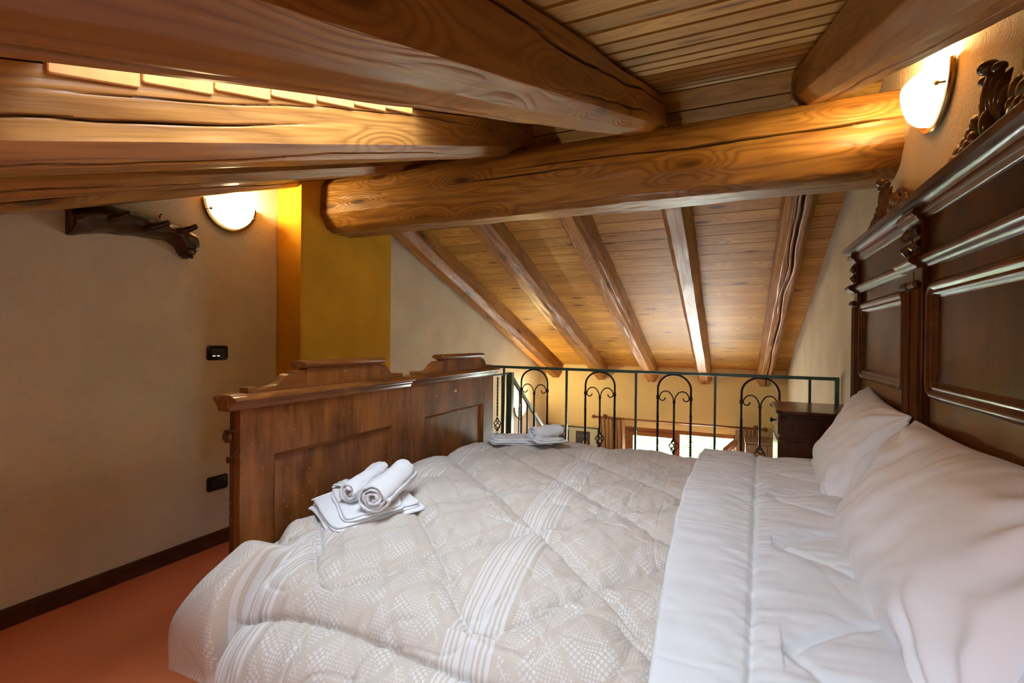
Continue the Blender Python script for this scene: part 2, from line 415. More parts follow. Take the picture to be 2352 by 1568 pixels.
# ---- walls, floors
def gable(x0, x1):
    m = MB(); m.prism([(YB-.1, ZL), (YF+.3, ZL), (YF+.3, zfar(YF+.3)+.03), (YR, ZR+.03), (YB-.1, zn(YB-.1)+.03)], 'x', x0, x1); return m
struct(gable(XL-.15, XL).build('wall_left', MT['plaster']))
struct(gable(XR, XR+.15).build('wall_right', MT['plaster']))
struct(MB().box(XL, XR, YB-.1, YB, ZL, zn(YB)+.02).build('wall_back', MT['plaster']))
WX0, WX1, WZ0, WZ1 = -1.46, .06, -1.32, -.065
m = MB(); zt = zfar(YF)+.02
m.box(XL, WX0, YF, YF+.3, ZL, zt); m.box(WX1, XR, YF, YF+.3, ZL, zt); m.box(WX0, WX1, YF, YF+.3, ZL, WZ0); m.box(WX0, WX1, YF, YF+.3, WZ1, zt)
struct(m.build('wall_far', MT['yellow']))
struct(MB().box(XL, XR, YB, 3.78, -.22, 0).build('floor', MT['floor']))
struct(MB().box(XL, XR, YB, YF, ZL-.1, ZL).build('floor', MT['floor']))
struct(MB().prism([(2.25, 0), (3.14, 0), (3.14, zfar(3.14)+.01), (YR, ZR), (2.25, zn(2.25)+.01)], 'x', XL, -2.487).build('wall_pillar', MT['ochre'], bevel=.012))
struct(MB().prism([(XL, 0), (XL+.014, 0), (XL+.014, .066), (XL+.010, .077), (XL, .079)], 'y', YB, 2.25).build('baseboard_left', MT['basewood'], axis='y'))
struct(MB().prism([(XR, 0), (XR-.014, 0), (XR-.014, .066), (XR-.010, .077), (XR, .079)], 'y', YB, 3.7).build('baseboard_right', MT['basewood'], axis='y'))

# ---- roof boarding and the planks under it
SKX0, SKX1, SKY0, SKY1 = -1.105, -.54, .44, 1.505
RKX0, RKX1, RKY0, RKY1 = -.33, .25, -1.3, -.22
def slab(m, y0, y1, z, x0=XL-.15, x1=XR+.15):
    m.prism([(y0, z(y0)+.016), (y1, z(y1)+.016), (y1, z(y1)+.075), (y0, z(y0)+.075)], 'x', x0, x1)
m = MB()
slab(m, YR, YF+.35, zfar)
slab(m, SKY1, YR, zn); slab(m, RKY1, SKY0, zn); slab(m, YB-.15, RKY0, zn)
for a, b, c, d in ((SKY0, SKY1, SKX0, SKX1), (RKY0, RKY1, RKX0, RKX1)):
    slab(m, a, b, zn, x1=c); slab(m, a, b, zn, x0=d)
ceil = struct(m.build('ceiling', MT['roofslab'], origin=(0, YR, ZR)))
PW = .143*CS
def plank_mesh(y0, z, x0, x1, sgn):
    y1 = y0+sgn*PW; e = .0020 if sgn > 0 else -.0015; bv, cw = (.007, .0055) if sgn > 0 else (.006, .0035)
    q = sgn*.0006
    p = [(y0+e, z(y0)+.015), (y0+e, z(y0)+bv), (y0+e+sgn*cw, z(y0)+.0002), (y0+e+sgn*cw+q, z(y0)), (y1-e-sgn*cw-q, z(y1)), (y1-e-sgn*cw, z(y1)+.0002), (y1-e, z(y1)+bv), (y1-e, z(y1)+.015)]
    return MB().prism(p, 'x', x0, x1)
def darken_joints(o, q):                          # V-joint colour darkened for grime and for the shade of the gaps
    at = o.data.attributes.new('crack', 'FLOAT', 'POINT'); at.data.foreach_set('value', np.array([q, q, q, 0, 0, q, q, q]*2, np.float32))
def planks(y0, n, z, sgn):
    srcs = {}
    for i in range(n):
        ya = y0+sgn*PW*i; yb = ya+sgn*PW; lo, hi = min(ya, yb), max(ya, yb)
        cut = None
        if sgn < 0:
            for a, b, c, d in ((SKY0, SKY1, SKX0, SKX1), (RKY0, RKY1, RKX0, RKX1)):
                if hi > a+.01 and lo < b-.01: cut = (c, d)
        for key, x0, x1 in (((('left', cut), XL, cut[0]-.005), (('right', cut), cut[1]+.005, XR)) if cut else (('full', XL, XR),)):
            src = srcs.get(key)
            if src is None:
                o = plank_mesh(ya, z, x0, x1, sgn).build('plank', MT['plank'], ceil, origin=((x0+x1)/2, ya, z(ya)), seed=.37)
                darken_joints(o, .9 if sgn > 0 else .42)
                srcs[key] = o
            else:
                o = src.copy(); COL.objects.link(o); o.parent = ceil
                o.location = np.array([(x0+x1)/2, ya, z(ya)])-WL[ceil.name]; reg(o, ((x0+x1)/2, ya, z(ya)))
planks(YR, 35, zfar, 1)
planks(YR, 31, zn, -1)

# ---- hewn timbers: a polygon section swept with wobble, cracks cut into it
def timber(name, a, b, sec, mat, label, group=None, n_len=90, per=110, wob=.004, cracks=(), seed=1, up=(0, 0, 1), taper=0.):
    a, b = np.array(a, float), np.array(b, float); L = np.linalg.norm(b-a); T = (b-a)/L
    S = np.cross(T, up); S /= np.linalg.norm(S); U = np.cross(S, T)
    sec = np.array(sec, float); sec2 = np.vstack([sec, sec[:1]])
    sl = np.r_[0, np.cumsum(np.linalg.norm(np.diff(sec2, axis=0), axis=1))]
    base = np.linspace(0, sl[-1], per, endpoint=False)
    extra = np.concatenate([c[0]*sl[-1]+np.linspace(-.035, .035, 29) for c in cracks]) if cracks else np.array([])
    q = np.unique(np.round(np.sort(np.concatenate([base, extra]) % sl[-1]), 4)); keep = [q[0]]
    for t in q[1:]:
        if t-keep[-1] > .0008: keep.append(t)
    q = np.array(keep); px = np.interp(q, sl, sec2[:, 0]); py = np.interp(q, sl, sec2[:, 1])
    # outward normal of the section
    h = .012; dx = np.interp((q+h) % sl[-1], sl, sec2[:, 0])-np.interp((q-h) % sl[-1], sl, sec2[:, 0])
    dy = np.interp((q+h) % sl[-1], sl, sec2[:, 1])-np.interp((q-h) % sl[-1], sl, sec2[:, 1])
    area = .5*np.sum(sec2[:-1, 0]*sec2[1:, 1]-sec2[1:, 0]*sec2[:-1, 1]); sg = 1 if area > 0 else -1
    nn = np.hypot(dx, dy)+1e-9; nx, ny = dy/nn*sg, -dx/nn*sg
    t = np.linspace(0, L, n_len)[:, None]
    d = wob*fbm(t*2.2, px[None]*9, py[None]*9, 3, seed)+wob*.35*vnoise(t*9, px[None]*40, py[None]*40, seed+7)
    for (c, t0, t1, wd, dep) in cracks:
        cc = c*sl[-1]+.016*vnoise(t*2.1, seed*3.3, 0, 3)+.004*vnoise(t*11, seed*3.3, 0, 5)
        fade = np.clip(np.minimum((t-t0*L), (t1*L-t))/.35, 0, 1)*(.65+.35*vnoise(t*5, seed, 1, 4))
        dd = np.abs(((q[None]-cc+sl[-1]/2) % sl[-1])-sl[-1]/2)
        d = d-dep*fade*np.exp(-(dd/(wd*(.35+.65*fade)))**2)
    ckv = np.zeros((n_len, len(q)))
    for (c, t0, t1, wd, dep) in cracks:
        cc = c*sl[-1]+.016*vnoise(t*2.1, seed*3.3, 0, 3)+.004*vnoise(t*11, seed*3.3, 0, 5)
        fade = np.clip(np.minimum((t-t0*L), (t1*L-t))/.35, 0, 1)*(.65+.35*vnoise(t*5, seed, 1, 4))
        dd = np.abs(((q[None]-cc+sl[-1]/2) % sl[-1])-sl[-1]/2)
        ckv = np.maximum(ckv, np.clip(fade*1.6, 0, 1)*np.exp(-(dd/(wd*.9*(.35+.65*fade)))**4))
    sc = 1+taper*(t/L-.5)
    X = px[None]*sc+nx[None]*d; Y = py[None]*sc+ny[None]*d
    P = a[None, None]+T*t[..., None]+S*X[..., None]+U*Y[..., None]
    mb = MB(); o = 0; mb.grid(P, closed_v=True); nv = len(q)
    for ring, c, flip in ((0, a, 1), (n_len-1, b, 0)):
        ci = len(mb.v); mb.v.append(tuple(c+U*np.mean(py))); r0 = ring*nv
        for j in range(nv): mb.f.append((r0+j, r0+(j+1) % nv, ci))
    V = np.array(mb.v)-a; G_ = np.stack([V@T, V@S, V@U], 1)+np.array([seed*3.7, seed*1.3, seed*2.9])
    ob = mb.build(name, mat, grain=G_, smooth=True, angle=38, origin=tuple((a+b)/2))
    at = ob.data.attributes.new('crack', 'FLOAT', 'POINT'); at.data.foreach_set('value', np.concatenate([ckv.ravel(), np.zeros(len(mb.v)-ckv.size)]).astype(np.float32))
    return tag(ob, label, 'beam', group)
def rsec(wd, e, dep, ch=.045):
    h = wd/2; return [(-h, .004), (-h, -e), (-h+ch, -dep), (h-ch, -dep), (h, -e), (h, .004)]
# cracks: (position round the section 0..1, start, end, half width, depth)
nb = lambda y: zn(y)
near = [
 (.335, .20, .110, .152, 'thick rafter beside the headboard wall, ending above the right wall lamp', [(.60, .3, .95, .004, .02), (.36, .55, .95, .005, .025)], 21),
 (-.44, .19, .134, .161, 'big square rafter crossing the top middle above the bed foot', [(.305, .0, .62, .0045, .02), (.66, .45, 1.02, .004, .02), (.55, .6, .9, .003, .012), (.24, .0, .5, .003, .01)], 22),
 (-1.205, .19, .122, .162, 'rafter brightly lit by the roof window on its right side', [(.595, .15, .62, .0030, .015), (.665, .45, .85, .002, .008), (.455, .2, .8, .002, .010), (.35, .3, .8, .0015, .008)], 23),
 (-1.90, .18, .125, .160, 'rafter next to the lit one, second from the left wall', [(.45, .2, .7, .003, .012)], 24),
 (-2.575, .20, .125, .160, 'rafter lying against the left wall above the coat rack', [(.5, .5, .9, .003, .012)], 25)]
for x, wd, e, dep, lab, cr, sd in near:
    timber('rafter', (x, YB, zn(YB)), (x, 2.70, zn(2.70)-.030), rsec(wd, e, dep), MT['rafter'], lab, cracks=cr, seed=sd, n_len=120, per=170, wob=.003)
far = [
 (-2.535, 'rafter of the lower slope lying along the pale gable wall', []),
 (-1.81, 'lower slope rafter one place in from the pale gable wall', []),
 (-1.08, 'middle rafter of the lower slope above the railing', [(.5, .1, .6, .003, .012)]),
 (-.37, 'lower slope rafter with two big knots, one place left of the split one', []),
 (.355, 'rafter of the lower slope split by a long dark crack', [(.385, -.2, 1.25, .0070, .035), (.345, .0, .5, .003, .015)])]
for i, (x, lab, cr) in enumerate(far):
    timber('rafter', (x, 2.83, zfar(2.83)), (x, YF+.04, zfar(YF+.04)), rsec(.175, .135, .207, .04), MT['rafter'], lab, cracks=cr, seed=31+i, n_len=110, wob=.006)
bsec = [(-.185, -.085), (-.19, .02), (-.185, .09), (-.15, .145), (-.07, .178), (.07, .178), (.15, .14), (.19, .06), (.19, -.08), (.15, -.15), (.09, -.188), (-.075, -.190), (-.13, -.165)]
timber('ridge_beam', (-2.56, 2.59, 2.092), (XR+.03, 2.655, 2.100), [(-p[0], p[1]) for p in bsec], MT['beam'], 'massive round-edged ridge beam from the ochre pillar to the headboard wall',
       n_len=170, per=150, wob=.006, cracks=[(.085, .42, 1.05, .0055, .03), (.055, .30, .62, .004, .018)], seed=41)

# ============================================================ roof windows
def roof_window(name, SKX0, SKX1, y0, y1, gl='frost'):
    zc = zn((y0+y1)/2)
    e = D.objects.new(name, None); COL.objects.link(e); e.location = ((SKX0+SKX1)/2, (y0+y1)/2, zc); reg(e, e.location); struct(e)
    H = .26
    n = int(round((y1-y0)/.143)); pw = (y1-y0)/n
    for side, xa, xb in ((0, SKX0-.012, SKX0+.006), (1, SKX1-.006, SKX1+.012)):
        for i in range(n):
            ya, yb = y0+i*pw+.0025, y0+(i+1)*pw-.0025
            m = MB(); m.prism([(ya, zn(ya)-.022), (ya+.004, zn(ya)-.024), (yb, zn(yb)-.037), (yb, zn(yb)+H), (ya, zn(ya)+H)], 'x', xa, xb)
            m.build('lining_board', MT['lining'], e, axis='z', bevel=.002, seg=1)
    for ya, yb in ((y0-.016, y0), (y1, y1+.016)):
        for k in range(4):
            xa = SKX0+k*(SKX1-SKX0)/4+.001; xb = SKX0+(k+1)*(SKX1-SKX0)/4-.001
            MB().prism([(ya, zn(ya)), (yb, zn(yb)), (yb, zn(yb)+H), (ya, zn(ya)+H)], 'x', xa, xb).build('lining_board', MT['lining'], e, axis='z')
    zs = lambda y: zn(y)+H
    for xa, xb, ya, yb in ((SKX0-.06, SKX0+.05, y0-.06, y1+.06), (SKX1-.05, SKX1+.06, y0-.06, y1+.06), (SKX0+.05, SKX1-.05, y0-.06, y0+.05), (SKX0+.05, SKX1-.05, y1-.05, y1+.06)):
        MB().prism([(ya, zs(ya)), (yb, zs(yb)), (yb, zs(yb)+.06), (ya, zs(ya)+.06)], 'x', xa, xb).build('frame', MT['winwood'], e, axis='y')
    ya, yb = y0+.05, y1-.05
    MB().prism([(ya, zs(ya)+.03), (yb, zs(yb)+.03), (yb, zs(yb)+.036), (ya, zs(ya)+.036)], 'x', SKX0+.05, SKX1-.05).build('pane', MT[gl], e)
    return e
roof_window('window_2', SKX0, SKX1, SKY0, SKY1)
roof_window('added_roof_window', RKX0, RKX1, RKY0, RKY1, 'frost_added')  # unseen extra window, added behind the camera to light pillows and floor

# ============================================================ far window
wz = D.objects.new('window_1', None); COL.objects.link(wz); wz.location = ((WX0+WX1)/2, YF+.05, WZ0); reg(wz, wz.location); struct(wz)
FY0, FY1 = YF+.02, YF+.09
m = MB(); m.box(WX0, WX1, FY0, FY1, WZ1-.06, WZ1); m.box(WX0, WX1, FY0, FY1, WZ0, WZ0+.06); m.box(WX0, WX0+.06, FY0, FY1, WZ0+.06, WZ1-.06); m.box(WX1-.06, WX1, FY0, FY1, WZ0+.06, WZ1-.06)
m.build('frame', MT['winwood'], wz, bevel=.004)
def sash(x0, x1, rot=None):
    g = part_empty('sash', wz, (x0, FY0, WZ0+.06))
    z0, z1 = WZ0+.06, WZ1-.06
    for a, b, c, d in ((x0, x1, z1-.065, z1), (x0, x1, z0, z0+.065), (x0, x0+.06, z0+.065, z1-.065), (x1-.06, x1, z0+.065, z1-.065)):
        MB().box(a, b, FY0-.01, FY1-.02, c, d).build('sash_bar', MT['winwood'], g, axis='x' if b-a > .2 else 'z', bevel=.004)
    MB().box(x0+.06, x1-.06, FY0+.02, FY0+.026, z0+.065, z1-.065).build('pane', MT['pane'], g)
    return g
XM = -.755
sash(WX0+.06, XM+.04)
s2 = sash(WX1-.06-.001, WX1-.06+.70)          # built to the right of its hinge, then swung into the room
s2.location.x = WX1-.05-wz.location.x; s2.rotation_euler.z = R_(-100)
MB().box(XM+.04, XM+.065, FY0, FY1, WZ0+.06, WZ1-.06).build('meeting_stile', MT['winwood'], wz, axis='z')
MB().box(WX0-.05, WX1+.05, YF-.05, YF+.1, WZ0-.03, WZ0).build('window_sill', MT['winwood'], wz, bevel=.005)

# ============================================================ bed (headboard and footboard)
bed = thing('double_bed', 'antique dark walnut double bed with a carved headboard and panelled footboard', 'bed', (-.45, 2.03, 0))
XH = .566; Y0, YM, Y1 = 1.10, 2.055, 2.965
hb = part_empty('headboard', bed, (XH, YM, 0))
def hbox(x0, x1, y0, y1, z0, z1, mat, nm, axis='z', bevel=.003): return MB().box(x0, x1, y0, y1, z0, z1).build(nm, mat, hb, axis=axis, bevel=bevel)
def rrect(y0, y1, z0, z1, r, n=8):
    P = []
    for cy, cz, a in ((y1-r, z1-r, 0), (y0+r, z1-r, 90), (y0+r, z0+r, 180), (y1-r, z0+r, 270)):
        for t in np.linspace(a, a+90, n): P.append((cy+r*math.cos(R_(t)), cz+r*math.sin(R_(t))))
    return P
def frame_mould(y0, y1, z0, z1, r, prof):     # prof: (inset, proud) swept round a rounded rectangle
    rings = []
    for ins, pr in prof: rings.append([(XH-pr, a, b) for a, b in rrect(y0+ins, y1-ins, z0+ins, z1-ins, max(r-ins, .004))])
    return MB().grid(np.array(rings), closed_v=True)
for k, (a, b) in enumerate(((Y0, YM-.003), (YM+.003, Y1))):
    cy = (a+b)/2
    # carcass boards: stiles, rails, frieze
    hbox(XH, .60, a, b, .915, 1.62, MT['walnut'], 'back_board')
    hbox(XH+.012, .60, a, b, .25, .915, MT['burl'], 'lower_board')
    hbox(XH-.002, XH+.012, a, a+.09, .25, .915, MT['walnut'], 'stile'); hbox(XH-.002, XH+.012, b-.09, b, .25, .915, MT['walnut'], 'stile')
    hbox(XH-.004, XH, a+.09, b-.09, .915, 1.03, MT['walnut'], 'bottom_rail', 'y', .0015)
    hbox(XH-.010, XH, a+.085, b-.085, 1.487, 1.595, MT['burl'], 'frieze_panel', 'y')
    fm = frame_mould(a+.105, b-.105, 1.025, 1.395, .055, [(0, 0), (.002, .010), (.008, .020), (.016, .025), (.025, .022), (.031, .014), (.034, .013), (.038, .017), (.043, .016), (.047, .006), (.055, .004), (.06, .0)])
    fm.build('panel_frame', MT['walnut'], hb, smooth=True, axis='y')
    P = rrect(a+.16, b-.16, 1.08, 1.34, .012); m = MB(); m.add([(XH-.003, p[0], p[1]) for p in P]+[(XH+.002, p[0], p[1]) for p in P], [tuple(range(len(P)))]+[(i, (i+1) % len(P), len(P)+(i+1) % len(P), len(P)+i) for i in range(len(P))])
    m.build('panel', MT['burl'], hb, axis='z')
    # posts: pilasters with flutes, capital, carved block
    for sy, yc in ((0, a+.040), (1, b-.040)):
        pb = MB().box(XH-.022, XH, yc-.038, yc+.038, .25, 1.60).build('post', MT['walnut'], hb, axis='z', bevel=.003)
        for j in (-1, 0, 1):
            MB().prism([(XH-.030, yc+j*.022-.008), (XH-.034, yc+j*.022), (XH-.030, yc+j*.022+.008), (XH-.021, yc+j*.022+.008), (XH-.021, yc+j*.022-.008)], 'z', .60, 1.375).build('reed', MT['walnut'], hb, axis='z')
        m = MB()
        for j in (-1, 0, 1): m.ball((XH-.034, yc+j*.021, 1.392), .0125, 8, (1, 1, 1.15))
        m.build('capital', MT['carved'], hb, smooth=True)
        m = MB().box(XH-.027, XH-.02, yc-.036, yc+.036, 1.49, 1.594)
        for j in (-1, 1):
            for q in range(3):
                for sgn in (-1, 1):
                    z0 = 1.542+sgn*.006; t = np.linspace(0, 1, 8)
                    pth = np.stack([XH-.027-.010*np.sin(t*PI), yc+j*(.004+.012*q)+j*t*.006+0*t, z0+sgn*t*(.042-.006*q)], 1)
                    m.tube(pth, .0058*np.sin(np.clip(t*PI, .25, PI-.1)), 6)
        m.build('carved_block', MT['carved'], hb, smooth=True, angle=40)
    # mouldings
    rail = [(XH, 1.440), (XH-.012, 1.442), (XH-.016, 1.449), (XH-.024, 1.453), (XH-.033, 1.460), (XH-.037, 1.468), (XH-.034, 1.477), (XH-.026, 1.482), (XH-.016, 1.484), (XH-.012, 1.488), (XH, 1.489)]
    MB().prism(rail, 'y', a-.004, b+.004).build('mid_rail', MT['walnut'], hb, axis='y', smooth=True, angle=50)
    for yc in (a+.040, b-.040):
        MB().prism([(p[0]-(.024 if p[0] < XH-.001 else 0), p[1]) for p in rail], 'y', yc-.043, yc+.043).build('rail_break', MT['walnut'], hb, axis='y', smooth=True, angle=50)
corn = [(.600, 1.588), (XH, 1.588), (XH-.006, 1.594), (XH-.013, 1.596), (XH-.017, 1.600), (XH-.020, 1.607), (XH-.022, 1.610), (XH-.026, 1.611), (XH-.031, 1.617), (XH-.032, 1.625), (XH-.028, 1.631), (XH-.030, 1.634), (XH-.034, 1.640), (XH-.042, 1.646), (XH-.053, 1.650), (XH-.062, 1.652), (XH-.066, 1.670), (XH-.062, 1.675), (.600, 1.684)]
for a, b in ((Y0-.05, YM-.001), (YM+.001, Y1+.05)):
    MB().prism(corn, 'y', a, b).build('cornice', MT['walnut'], hb, axis='y', smooth=True, angle=35)
for yc in (Y0+.04, YM-.043, YM+.043, Y1-.04):
    c2 = [(.60, 1.588)]+[(x-.020, z) for x, z in corn[1:12]]+[(.60, 1.645)]
    MB().prism(c2, 'y', yc-.045, yc+.045).build('cornice_break', MT['walnut'], hb, axis='y', smooth=True, angle=35)
# carved crests
def crest(cy):
    m = MB(); X = .585; zb = 1.685
    def leaf(p0, p1, p2, r, n=14, push=.0):
        t = np.linspace(0, 1, n)[:, None]; p0, p1, p2 = map(np.array, (p0, p1, p2))
        P = (1-t)**2*p0+2*t*(1-t)*p1+t*t*p2
        rr = r*np.clip(np.sin(np.clip(t[:, 0]*.86+.10, 0, 1)*PI), .12, 1)
        m.tube(np.column_stack([X-push-.012*np.sin(t[:, 0]*PI), P]), rr, 8)
    for k in range(-3, 4):                       # central palmette
        a = k*R_(17); L = .125-.008*abs(k)
        tip = (cy+math.sin(a)*L, zb+.022+math.cos(a)*L)
        mid = (cy+math.sin(a*.6)*L*.6, zb+.02+math.cos(a*.6)*L*.62)
        leaf((cy+k*.006, zb+.012), mid, tip, .0165, push=.018-.003*abs(k))
        if abs(k) < 2: m.ball((X-.034+.008*abs(k), tip[0]+math.sin(a)*.002, tip[1]-.008), .017 if k == 0 else .012, 9, (1.3, 1.35, .75))
    m.ball((X-.03, cy, zb+.035), .026, 8, (.8, .9, 1.2))
    for s in (-1, 1):                            # volutes, then acanthus leaves dwindling outward
        for c0, r0, turn in ((.105, .040, 2.6), (.225, .027, 2.4)):
            t = np.linspace(0, turn*PI, 44); r = r0*(1-.78*t/t[-1])
            P = np.column_stack([X-.012-.010*t/t[-1], cy+s*(c0+r*np.cos(t+PI*.1)), zb+r0*.95+r*np.sin(t+PI*.1)])
            m.tube(P, .011*(1-.45*t/t[-1]), 8)
            m.ball((X-.024, cy+s*c0, zb+r0*.95), .010, 7)
        for y0, y1, h, r in ((.06, .15, .105, .016), (.085, .185, .085, .015), (.12, .215, .07, .014), (.16, .255, .058, .013), (.20, .30, .046, .012), (.25, .345, .034, .011), (.30, .385, .024, .009), (.34, .415, .014, .007)):
            leaf((cy+s*y0, zb+.006), (cy+s*(y0*.55+y1*.45), zb+h*1.15), (cy+s*y1, zb+h*.28), r, push=.006)
            leaf((cy+s*y0, zb+.004), (cy+s*(y0*.5+y1*.5), zb+h*.7), (cy+s*(y1-.02), zb+h*.1), r*.8, push=.014)
        P = [(X, cy+s*.05, zb+.075), (X, cy+s*.13, zb+.082), (X, cy+s*.21, zb+.060), (X, cy+s*.30, zb+.038), (X, cy+s*.40, zb+.010)]
        sp, _ = spline(P, 26); m.tube(sp, np.linspace(.014, .006, 26), 8)
    m.prism([(cy-.42, zb-.006), (cy+.42, zb-.006), (cy+.40, zb+.008), (cy+.25, zb+.05), (cy+.1, zb+.085), (cy-.1, zb+.085), (cy-.25, zb+.05), (cy-.40, zb+.008)], 'x', X+.0, X+.012)
    m.v = [(a, b, zb+(c-zb)*1.32) for a, b, c in m.v]
    m.build('carved_crest', MT['carved'], hb, smooth=True, angle=50)
crest((Y0+YM)/2-.02); crest((YM+Y1)/2-.01)
for y in (Y0+.04, YM, Y1-.04): hbox(XH-.02, .60, y-.038, y+.038, 0, .25, MT['walnut'], 'leg')

# footboard
fb = part_empty('footboard', bed, (-1.52, YM, 0)); XF = -1.484; FT = .052
Y0, Y1 = 1.10, 2.962; YM2 = 2.035
for k, (a, b) in enumerate(((Y0, YM2-.0015), (YM2+.0015, Y1))):
    pa, pb = (1.233, 1.887) if k == 0 else (2.165, 2.82)
    zt, zp = .955, .782
    def fbx(x0, x1, y0, y1, z0, z1, nm, mat='foot', axis='z', bevel=.0015): return MB().box(x0, x1, y0, y1, z0, z1).build(nm, MT[mat], fb, axis=axis, bevel=bevel, seed=.2+.1*k)
    fbx(XF-.030, XF, a, pa, .12, zt, 'stile'); fbx(XF-.030, XF, pb, b, .12, zt, 'stile')
    fbx(XF-.030, XF, pa, pb, zp, zt, 'top_rail'); fbx(XF-.030, XF, pa, pb, .12, .25, 'bottom_rail')
    fbx(XF-.026, XF-.014, pa, pb, .25, zp, 'panel')
    pr = [(XF+.002, 0), (XF-.004, 0), (XF-.014, .012), (XF-.014, .003)]
    # mitred bead round the panel
    MB().prism([(XF+.002, zp), (XF-.002, zp-.004), (XF-.013, zp-.014), (XF-.014, zp)], 'y', pa, pb).build('bead', MT['foot'], fb, axis='y')
    for yy, s in ((pa, 1), (pb, -1)):
        MB().prism([(XF+.002, yy), (XF-.002, yy+s*.004), (XF-.013, yy+s*.012), (XF-.014, yy)], 'z', .25, zp).build('bead', MT['foot'], fb, axis='z')
    fbx(XF-FT, XF-.030, a, b, .12, zt, 'outer_board', 'footpost')
    # ledge with rounded nose both sides
    ye0, ye1 = (a-.040, b) if k == 0 else (a, b+.045)
    led = [(XF+.000, .954), (XF+.004, .957), (XF+.005, .965), (XF+.008, .972), (XF+.014, .976), (XF+.015, .982), (XF+.026, .983), (XF+.031, .988), (XF+.032, .993), (XF+.028, .999), (XF+.016, 1.002), (XF+.010, 1.003), (XF+.009, 1.008), (XF-.06, 1.008), (XF-.061, 1.003), (XF-.070, 1.002), (XF-.080, .999), (XF-.085, .993), (XF-.083, .987), (XF-.068, .982), (XF-.067, .976), (XF-.058, .968), (XF-.056, .957), (XF-.053, .954)]
    MB().prism(led, 'y', ye0, ye1).build('ledge', MT['foot'], fb, axis='y', smooth=True, angle=32, bevel=.003)
    # crest: stepped ogee profile (y, z) with a capped block in the middle
    ca, cb = (1.378, 1.80) if k == 0 else (2.343, 2.785); cz = 1.008
    L, Rr = a+(.03 if k == 0 else .05), b-(.06 if k == 0 else .02)
    def ogee(s, y_in, y_out):
        w_ = abs(y_in-y_out); P = [(y_in, cz), (y_in, cz+.066), (y_in-s*.075*w_/.3, cz+.064), (y_in-s*.078*w_/.3, cz+.056), (y_in-s*.10*w_/.3, cz+.054)]
        for t in np.linspace(0, 1, 7): P.append((y_in-s*(.11+.07*t)*w_/.3, cz+.050-.034*math.sin(t*PI/2)))
        P += [(y_in-s*.20*w_/.3, cz+.014), (y_in-s*.205*w_/.3, cz+.010), (y_in-s*.25*w_/.3, cz+.009), (y_in-s*.252*w_/.3, cz+.018), (y_out, cz+.018), (y_out, cz)]
        return P
    MB().prism(ogee(1, ca, L), 'x', XF-.045, XF-.004).build('crest_wing', MT['foot'], fb, axis='y')
    MB().prism(ogee(-1, cb, Rr), 'x', XF-.045, XF-.004).build('crest_wing', MT['foot'], fb, axis='y')
    fbx(XF-.048, XF-.001, ca, cb, cz, cz+.072, 'crest_block')
    cap = [(XF-.001, cz+.072), (XF+.006, cz+.076), (XF+.016, cz+.082), (XF+.018, cz+.090), (XF+.012, cz+.096), (XF-.004, cz+.100), (XF-.045, cz+.100), (XF-.061, cz+.096), (XF-.067, cz+.090), (XF-.065, cz+.082), (XF-.055, cz+.076), (XF-.048, cz+.072)]
    MB().prism(cap, 'y', ca-.022, cb+.022).build('crest_cap', MT['foot'], fb, axis='y', smooth=True, angle=32, bevel=.003)
# outer mouldings seen on edge, feet
for z, pr in ((.862, .034), (.782, .014), (.30, .03)):
    MB().tube([(XF-FT-pr*.3, Y0-.004, z), (XF-FT-pr*.3, Y1+.004, z)], pr*.62, 14).build('outer_moulding', MT['footpost'], fb, axis='y', smooth=True)
    MB().box(XF-FT-pr*.6, XF-FT+.03, Y0-.006, Y1+.006, z+pr*.5, z+pr*.5+.006).build('outer_fillet', MT['footpost'], fb, axis='y')
for y in (Y0+.04, YM2, Y1-.04): MB().lathe([(0, .02), (.02, .032), (.06, .036), (.10, .028), (.125, .034)], (XF-.026, y, 0), 'z', 16).build('foot', MT['footpost'], fb, axis='z', smooth=True)
# chipped veneer on the far half
MB().ball((XF+.0005, 2.47, .893), .011, 8, (.12, 1.5, .8)).build('veneer_chip', MT['lining'], fb); MB().ball((XF+.0005, 2.27, .882), .006, 6, (.12, 1.6, .4)).build('veneer_chip', MT['lining'], fb)
for y in (1.16, 2.90): MB().box(XF, XH, y-.013, y+.013, .16, .30).build('side_rail', MT['foot'], bed, axis='x', bevel=.003)
for i in range(7): x = -1.30+i*.28; MB().box(x, x+.09, 1.173, 2.887, .27, .29).build('slat', MT['foot'], bed, axis='y')
mat_ = tag(MB().box(-1.462, .535, 1.175, 2.885, .292, .490).build('mattress', MT['matt'], bevel=.04, seg=4, smooth=True), 'pale double mattress hidden under the beige duvet', 'mattress')

